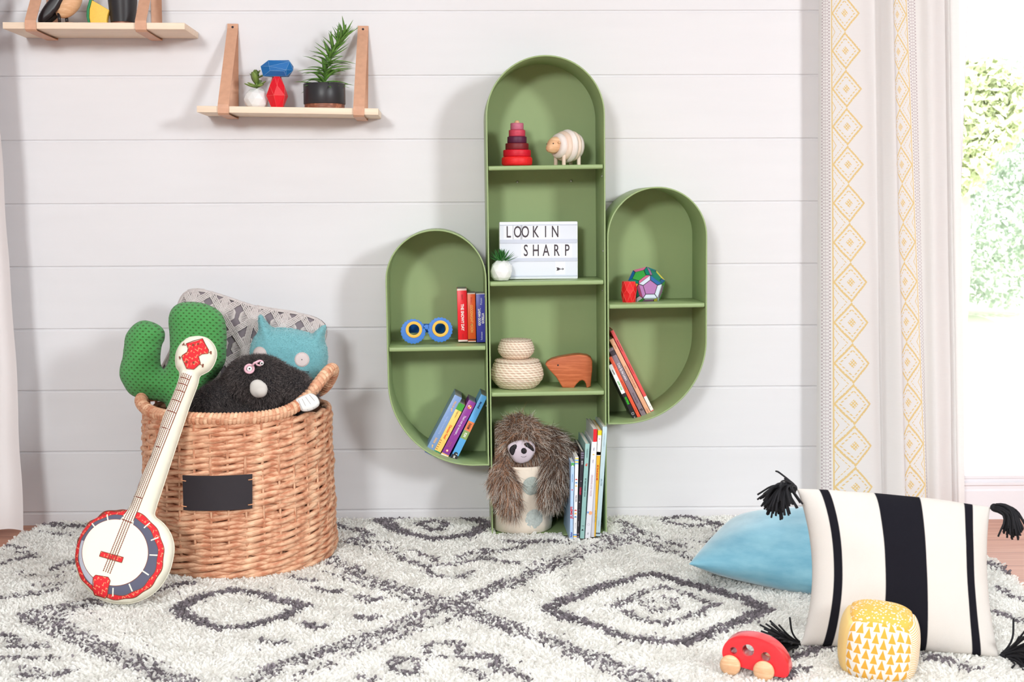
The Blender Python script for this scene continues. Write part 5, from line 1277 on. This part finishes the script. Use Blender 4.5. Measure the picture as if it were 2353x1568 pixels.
def bandpat(line, sgn):
    a = (u - (line + sgn * .0395)); b = k + .5; fb = b.fr() - .5      # diamond centre at integer k
    dd = a.ab() / .040 + fb.ab() / .5
    dash = ((a * 340 + fb * 26).sin()).gt(-.35); dash2 = ((a * 340 - fb * 26).sin()).gt(-.35); ds = dash.mx(dash2) * (dash + dash2).gt(.5)
    chk = ((a * 900).sin() * (fb * 75).sin()).gt(-.25)
    o_ = dd.near(.93, .075) * ((a * 500).sin() * (fb * 60).sin() + .62).gt(0.0).mx(dd.near(.93, .035)); i_ = dd.near(.66, .045) * ((fb * 80).sin()).gt(-.3); c_ = dd.lt(.24) * chk
    f2 = k.fr() - .5; a2 = (u - line) * sgn
    t1 = (a2 / .031 + f2.ab() / .40).near(.95, .035) * a2.gt(0.0) * a2.lt(.05) * (fb * 95).sin().gt(-.5); t2 = (a2 / .012 + f2.ab() / .20).near(.9, .09) * a2.gt(0.0)
    ln = (u - line).near(0, .0016)
    yel = (o_ + i_ + c_ + t1 + t2 + ln).cl()
    s = (u - (line - sgn * .0175)); kk = k * 12.0
    pl = ((s.ab()).near(.0105, .0022) * (kk.fr() - .5).ab().lt(.27)).mx((s.ab() / .0036 + ((kk + .5).fr() - .5).ab() / .38).near(.8, .3)) 
    pl = pl.mx(s.ab().near(.0062, .0013) * ((kk + .5).fr() - .5).ab().lt(.22))
    return yel, pl
y1, p1 = bandpat(.043, 1); y2, p2 = bandpat(.345, -1)
mask2 = u.gt(.262); y = y1 * (1.0 - u.gt(.15)) + y2 * mask2; pp_ = p1 * (1.0 - u.gt(.15)) + p2 * mask2
n = CU.noise(1, 3, CU.vecn(CU.vec, (30, 260, 1)))
c = CU.mix(((n - .5) * 1.5 + .5).cl(), srgb(240, 236, 235), srgb(247, 244, 243)); c = CU.mix(y.cl() * .85, c, srgb(238, 204, 124)); c = CU.mix(pp_.cl() * .62, c, srgb(172, 146, 156))
CU.color(c); CU.bump(n + y.cl() * .7, .15, .0008)
def translucent(t, f):
    nt = t.nt; tr = nt.nodes.new('ShaderNodeBsdfTranslucent'); m = nt.nodes.new('ShaderNodeMixShader'); m.inputs[0].default_value = f
    src = t.bsdf.inputs['Base Color'].links
    if src: nt.links.new(src[0].from_socket, tr.inputs[0])
    else: tr.inputs[0].default_value = t.bsdf.inputs['Base Color'].default_value
    nt.links.new(t.bsdf.outputs[0], m.inputs[1]); nt.links.new(tr.outputs[0], m.inputs[2]); nt.links.new(m.outputs[0], t.out.inputs[0])
translucent(CU, .28)
sta = [(1881, 1876, -.060, 0), (1889, 1888, -.078, .014), (1911, 1917, -.092, .043), (1940, 1968, -.098, .0825), (1979, 2010, -.09, .128), (2008, 2028, -.060, .175), (2026, 2040, -.085, .205), (2050, 2078, -.105, .262), (2056, 2084, -.075, .292), (2082, 2127, -.065, .345), (2110, 2133, -.072, .385), (2142, 2158, -.095, .43), (2178, 2196, -.055, .485), (2184, 2202, -.085, .505), (2203, 2217, -.090, .53)]
g, uv = cloth(sta, 2.28, .030, 150)
T = thing('patterned_curtain', 'white linen curtain embroidered with yellow diamond bands, hanging beside the bright window', 'curtain', (1.28, -.09, 0))
mk('curtain_panel', g, CU.mat, T, world=True, uv=uv)
mk('curtain_rod', tube([(.98, -.085, 2.30), (3.05, -.085, 2.30)], .014, 16), STEEL, T, world=True)
C2 = Tree('white_cotton_drape'); C2.set(rough=.9, spec=.1); C2.coords('Object'); C2.color(srgb(230, 224, 224)); C2.bump(C2.noise(260, 3), .15, .0008); translucent(C2, .1)
sta = [(-330, -330, -.2, 0), (-270, -265, -.16, .08), (-200, -190, -.2, .16), (-120, -100, -.15, .26), (-60, -40, -.185, .34), (-25, 22, -.15, .42), (-8, 58, -.165, .47)]
g, uv = cloth(sta, 2.28, .034, 90, seed=5, wob=.02)
T = thing('plain_curtain', 'plain white curtain at the far edge of the wall beside the rug corner', 'curtain', (-1.4, -.17, 0))
V2 = []
for (x_, y_, z_) in g[0]:
    V2.append((x_ - .012 * max(0, z_ - .3) + .006 * noise.noise(Vector((0, 1, z_ * 5))), y_ - .03 * math.exp(-z_ * 3), z_ - (.014 * (x_ + 1.25) if z_ < .1 else 0)))
mk('curtain_panel', (V2, g[1]), C2.mat, T, world=True)
mk('curtain_rod', tube([(-2.2, -.17, 2.30), (-1.15, -.17, 2.30)], .014, 16), STEEL, T, world=True)

# ------------------------------------------------------------------ shag rug
gp = lambda p: tuple(ground(p[0], p[1], .018))[:2]
edge = [gp((0, 1262)), gp((50, 1226)), gp((105, 1203)), (-1.14, -.03), (-.6, -.018), (.2, -.016), (.9, -.02), (1.30, -.06), (1.40, -.18), (1.425, -.40), gp((2290, 1290)), gp((2353, 1352)), (1.50, -1.2), (1.52, -1.9), (-1.55, -1.9), (-1.45, -1.2), (-1.36, -.6)]
RUGT = thing('shag_rug', 'cream shag rug with a dark grey diamond pattern covering the floor', 'rug', (0, -1, 0))
bp_, bt_, _d = triang([edge], .2)
n_ = len(bp_)
mk('backing', ([(p[0], p[1] + 1, .0045) for p in bp_], [tuple(t) for t in bt_]), pm('rug_backing', srgb(240, 236, 230), .95, var=.1, vs=200), RUGT, False)
A1 = crop(0, 1140, 1.994); A2 = crop(1100, 1140, 1.878)
bands = []
def B(f, pts, w, d, closed=False):
    L_ = [gp(p) for p in f(pts)]
    if closed: L_.append(L_[0])
    bands.append((np.array([(*a, *b) for a, b in zip(L_, L_[1:])]), w, d))
I = lambda p: p
B(A1, [(440, 480), (270, 510), (130, 545), (330, 650), (540, 740), (680, 795), (870, 870)], .026, .62)
B(A1, [(440, 500), (300, 530), (230, 560), (400, 650), (640, 745), (800, 820), (900, 862)], .018, .5)
B(A1, [(1470, 270), (1560, 320), (1720, 390), (1900, 450), (2040, 500), (2200, 560), (2353, 620)], .026, .6)
B(A1, [(1500, 350), (1700, 420), (1900, 490), (2100, 540)], .012, .5)
B(A1, [(2040, 500), (1850, 590), (1650, 660), (1400, 740), (1250, 800), (1120, 860)], .026, .62)
B(A1, [(2100, 560), (1900, 620), (1700, 690), (1500, 770), (1350, 840)], .016, .5)
B(A1, [(2040, 500), (2200, 440), (2353, 400)], .024, .6)
B(A1, [(800, 520), (920, 460), (1050, 432), (1150, 440), (1270, 480), (1400, 505), (1280, 560), (1120, 600), (1030, 612), (960, 590), (870, 560)], .0165, .97, True)
for p in ((1380, 385), (1500, 435), (1690, 475), (1670, 560), (1440, 595), (1250, 668)): B(A1, [(p[0] - 45, p[1] - 12), (p[0] + 10, p[1] + 8), (p[0] + 55, p[1])], .0125, .75)
B(A2, [(20, 420), (110, 375), (270, 325), (430, 255), (560, 215), (660, 180), (640, 120)], .024, .6)
B(A2, [(60, 390), (250, 300), (420, 235), (560, 185)], .010, .5)
B(A2, [(560, 170), (700, 195), (830, 240), (950, 280), (1100, 330)], .022, .6)
B(A2, [(620, 110), (760, 180), (900, 225)], .014, .6)
B(A2, [(0, 420), (-60, 470), (40, 530), (170, 590), (330, 630), (440, 690), (600, 750), (800, 815)], .028, .6)
B(A2, [(20, 540), (200, 580), (400, 650), (560, 710), (700, 760)], .013, .5)
B(A2, [(290, 485), (420, 430), (600, 370), (740, 338), (860, 370), (1000, 405), (1130, 440), (1240, 492), (1130, 540), (1000, 590), (860, 638), (740, 625), (600, 600), (440, 540)], .020, .9, True)
B(A2, [(600, 480), (700, 415), (790, 395), (880, 420), (1020, 465), (930, 515), (790, 555), (700, 530)], .011, .75, True)
B(A2, [(700, 460), (800, 440), (860, 480), (760, 500)], .012, .6, True)
B(A1, [(1740, 110), (1950, 88), (2120, 92), (2240, 130), (2140, 180), (1980, 200), (1850, 170)], .020, .92, True)
B(A1, [(1910, 130), (1990, 112), (2060, 135), (1990, 158)], .013, .9, True)
B(A1, [(1530, 130), (1640, 160), (1700, 185), (1600, 205), (1780, 215)], .015, .7); B(A1, [(1540, 200), (1680, 235), (1800, 240)], .010, .6)
B(A1, [(1780, 250), (1850, 290), (1960, 325), (2080, 318), (2200, 290), (2230, 245)], .011, .7)
B(A1, [(1880, 250), (1960, 280), (1990, 300)], .010, .7); B(A1, [(2100, 290), (2150, 265), (2250, 255)], .010, .7)
B(A1, [(1960, 340), (1990, 372), (2110, 374), (2150, 345)], .009, .8)
B(A2, [(110, 198), (200, 200), (300, 195), (370, 205)], .014, .8); B(A2, [(0, 235), (90, 240), (190, 220)], .012, .7); B(A2, [(20, 250), (60, 280), (180, 290)], .010, .7)
B(A2, [(780, 105), (880, 85), (1030, 122), (900, 132)], .014, .85, True); B(A2, [(870, 190), (980, 205), (1040, 130)], .012, .5)
B(A1, [(1930, 690), (2020, 672), (2110, 675), (2120, 740), (2280, 735), (2250, 790), (2353, 800)], .009, .75); B(A1, [(1800, 745), (1790, 800), (1900, 810), (1920, 760), (1820, 735)], .009, .75); B(A1, [(2090, 790), (2200, 810), (2230, 850)], .009, .7); B(A1, [(1640, 830), (1720, 845)], .009, .7); B(A1, [(1930, 690), (1960, 730), (2110, 745)], .008, .7)
B(A2, [(0, 690), (80, 710), (60, 750), (180, 770), (210, 800)], .010, .7)
B(A1, [(-20, 640), (60, 650), (60, 690), (200, 690)], .012, .8); B(A1, [(80, 820), (220, 830), (340, 800)], .011, .75); B(A1, [(-10, 740), (140, 745), (270, 740)], .010, .7); B(A1, [(100, 790), (180, 810)], .01, .7)
B(A1, [(200, 130), (330, 140), (440, 135)], .020, .7); B(A1, [(210, 165), (300, 180)], .012, .6); B(A1, [(-20, 315), (60, 300), (150, 280), (100, 260)], .014, .7); B(A1, [(40, 230), (100, 240)], .01, .7)
B(A1, [(90, 350), (200, 375), (330, 350)], .016, .45); B(A1, [(240, 335), (340, 295)], .014, .75); B(A1, [(-20, 470), (120, 455), (250, 430)], .014, .7); B(A1, [(160, 410), (320, 400)], .012, .5)
B(A1, [(700, 440), (820, 405), (870, 400)], .014, .8); B(A1, [(620, 440), (740, 400)], .01, .6)
B(A2, [(2210, 290), (2290, 330), (2353, 360)], .016, .7); B(A2, [(2240, 400), (2300, 430), (2353, 450)], .016, .7); B(A2, [(2240, 500), (2310, 530), (2353, 545)], .014, .7)
B(A2, [(1880, 690), (2020, 710), (2120, 740)], .018, .7); B(A2, [(1350, 700), (1450, 660), (1540, 650)], .018, .75); B(A2, [(1400, 740), (1350, 780), (1300, 800)], .012, .7)
# tufts
sp = .0052; xs = np.arange(-1.55, 1.58, sp); ys = np.arange(-1.62, -.012, sp); gx, gy = np.meshgrid(xs, ys)
PT = np.stack([gx.ravel(), gy.ravel()], 1) + rng.uniform(-.0024, .0024, (gx.size, 2))
# only what the lens can take in, with a margin
vx = (PT[:, 0] - 0) / (PT[:, 1] + 3.84); PT = PT[(vx > -.43) & (vx < .52) & _inside(PT, [edge])]
ex = (np.hypot(PT[:, 0] - KX, PT[:, 1] - KY) < .238) | ((PT[:, 0] > .128) & (PT[:, 0] < .452) & (PT[:, 1] > -.213)) | (np.hypot(PT[:, 0] - bc.x, PT[:, 1] - bc.y) < .035) | ((PT[:, 0] > .325) & (PT[:, 0] < .44) & (PT[:, 1] > -.282))
PT = PT[~ex]; m = len(PT)
dark = np.zeros(m)
wn = np.array([noise.noise(Vector((x_ * 38, y_ * 38, 0))) for x_, y_ in PT]); wn2 = np.array([noise.noise(Vector((x_ * 95, y_ * 95, 5))) for x_, y_ in PT])
for sg_, wd, den in bands:
    near_ = (PT[:, 0] > sg_[:, [0, 2]].min() - .06) & (PT[:, 0] < sg_[:, [0, 2]].max() + .06) & (PT[:, 1] > sg_[:, [1, 3]].min() - .06) & (PT[:, 1] < sg_[:, [1, 3]].max() + .06)
    ii = np.where(near_)[0]
    if len(ii) == 0: continue
    d = _dist(PT[ii], sg_); inb = d < wd * (1 + .55 * wn[ii]); pr2 = (wn2[ii] * 1.5 + rng.normal(0, .16, len(ii))) < (den - .55) * 2.2 - .12
    dark[ii[inb & pr2]] = 1
dark[rng.random(m) < .002] = 1
cr_ = np.where(dark[:, None] > 0, np.array([srgb(140, 132, 138)]) * rng.uniform(.6, 1.35, (m, 1)), np.array([srgb(252, 250, 246)]) * rng.uniform(.92, 1.02, (m, 1)))
lean = np.stack([np.array([noise.noise(Vector((x_ * 14, y_ * 14, 9))), noise.noise(Vector((x_ * 14, y_ * 14, 19)))]) for x_, y_ in PT])
dxy = lean * 1.0 + rng.normal(0, .45, (m, 2)) + np.array((.05, -.30)); hh = rng.uniform(.0125, .0215, (m, 1))
t = np.array([0, .33, .7, 1.0])
P3 = np.zeros((m, 4, 3))
for k2, tt in enumerate(t):
    P3[:, k2, :2] = PT + dxy * .0135 * tt ** 1.5; P3[:, k2, 2] = .004 + hh[:, 0] * (tt if tt < 1 else .93)
P3[:, :, 1] += 1
PILE = Tree('rug_pile'); PILE.set(rough=.85, spec=.1, sheen=.2)
nn_ = PILE.nt.nodes.new('ShaderNodeAttribute'); nn_.attribute_name = 'col'; PILE.nt.links.new(nn_.outputs['Color'], PILE.bsdf.inputs['Base Color'])
translucent(PILE, .38)
pl = strands('pile', P3, np.random.default_rng(2).uniform(.0030, .0044, m), PILE.mat, RUGT, np.clip(cr_, 0, .97), taper=.55)
pl['kind'] = 'stuff'
# ------------------------------------------------------------------ light
W = bpy.data.worlds.new('daylight'); SC.world = W; W.use_nodes = True
bg = W.node_tree.nodes['Background']; bg.inputs[0].default_value = (.97, .99, 1, 1); bg.inputs[1].default_value = 2.3
def area(name, loc, target, size, power, col=(1, 1, 1), sy=None, spread=PI):
    l = bpy.data.lights.new(name, 'AREA'); l.energy = power; l.color = col; l.spread = spread
    l.shape = 'RECTANGLE'; l.size = size; l.size_y = sy or size
    o = bpy.data.objects.new(name, l); COL.objects.link(o); o.location = loc
    o.rotation_euler = (Vector(target) - Vector(loc)).to_track_quat('-Z', 'Y').to_euler(); return o
area('softbox_left', (-1.55, -6.6, 2.42), (.1, 0, .6), .8, LP_L, (.958, .995, .985))
area('softbox_right', (3.85, -5.6, 2.45), (.2, 0, .6), .85, LP_R, (.938, .988, 1))
area('added_top_fill', (.3, -3.2, 2.7), (.3, -2.0, 0), 2.2, LP_C, (.95, 1, .995), 1.6)  # added fill from above to brighten the rug, not a lamp of the room
area('added_rug_fill', (.15, -1.35, 2.6), (.15, -1.349, 0), 2.2, LP_O, (.96, .995, 1), 1.0, math.radians(84))  # invented downward light, narrow spread lifts the rug and spares the wall
sl = bpy.data.lights.new('sun', 'SUN'); sl.energy = 5; sl.angle = .01; so = bpy.data.objects.new('sun', sl); COL.objects.link(so); so.rotation_euler = Vector((.35, 1, -.75)).to_track_quat('-Z', 'Y').to_euler()
SC.view_settings.view_transform = 'Standard'; SC.view_settings.look = 'None'; SC.view_settings.gamma = 1
SC.view_settings.exposure = EXPO
try: SC.view_settings.use_curve_mapping = False
except Exception: pass
SC.cycles.use_denoising = True
SC.cycles.max_bounces = 8; SC.cycles.diffuse_bounces = 4; SC.cycles.transparent_max_bounces = 8
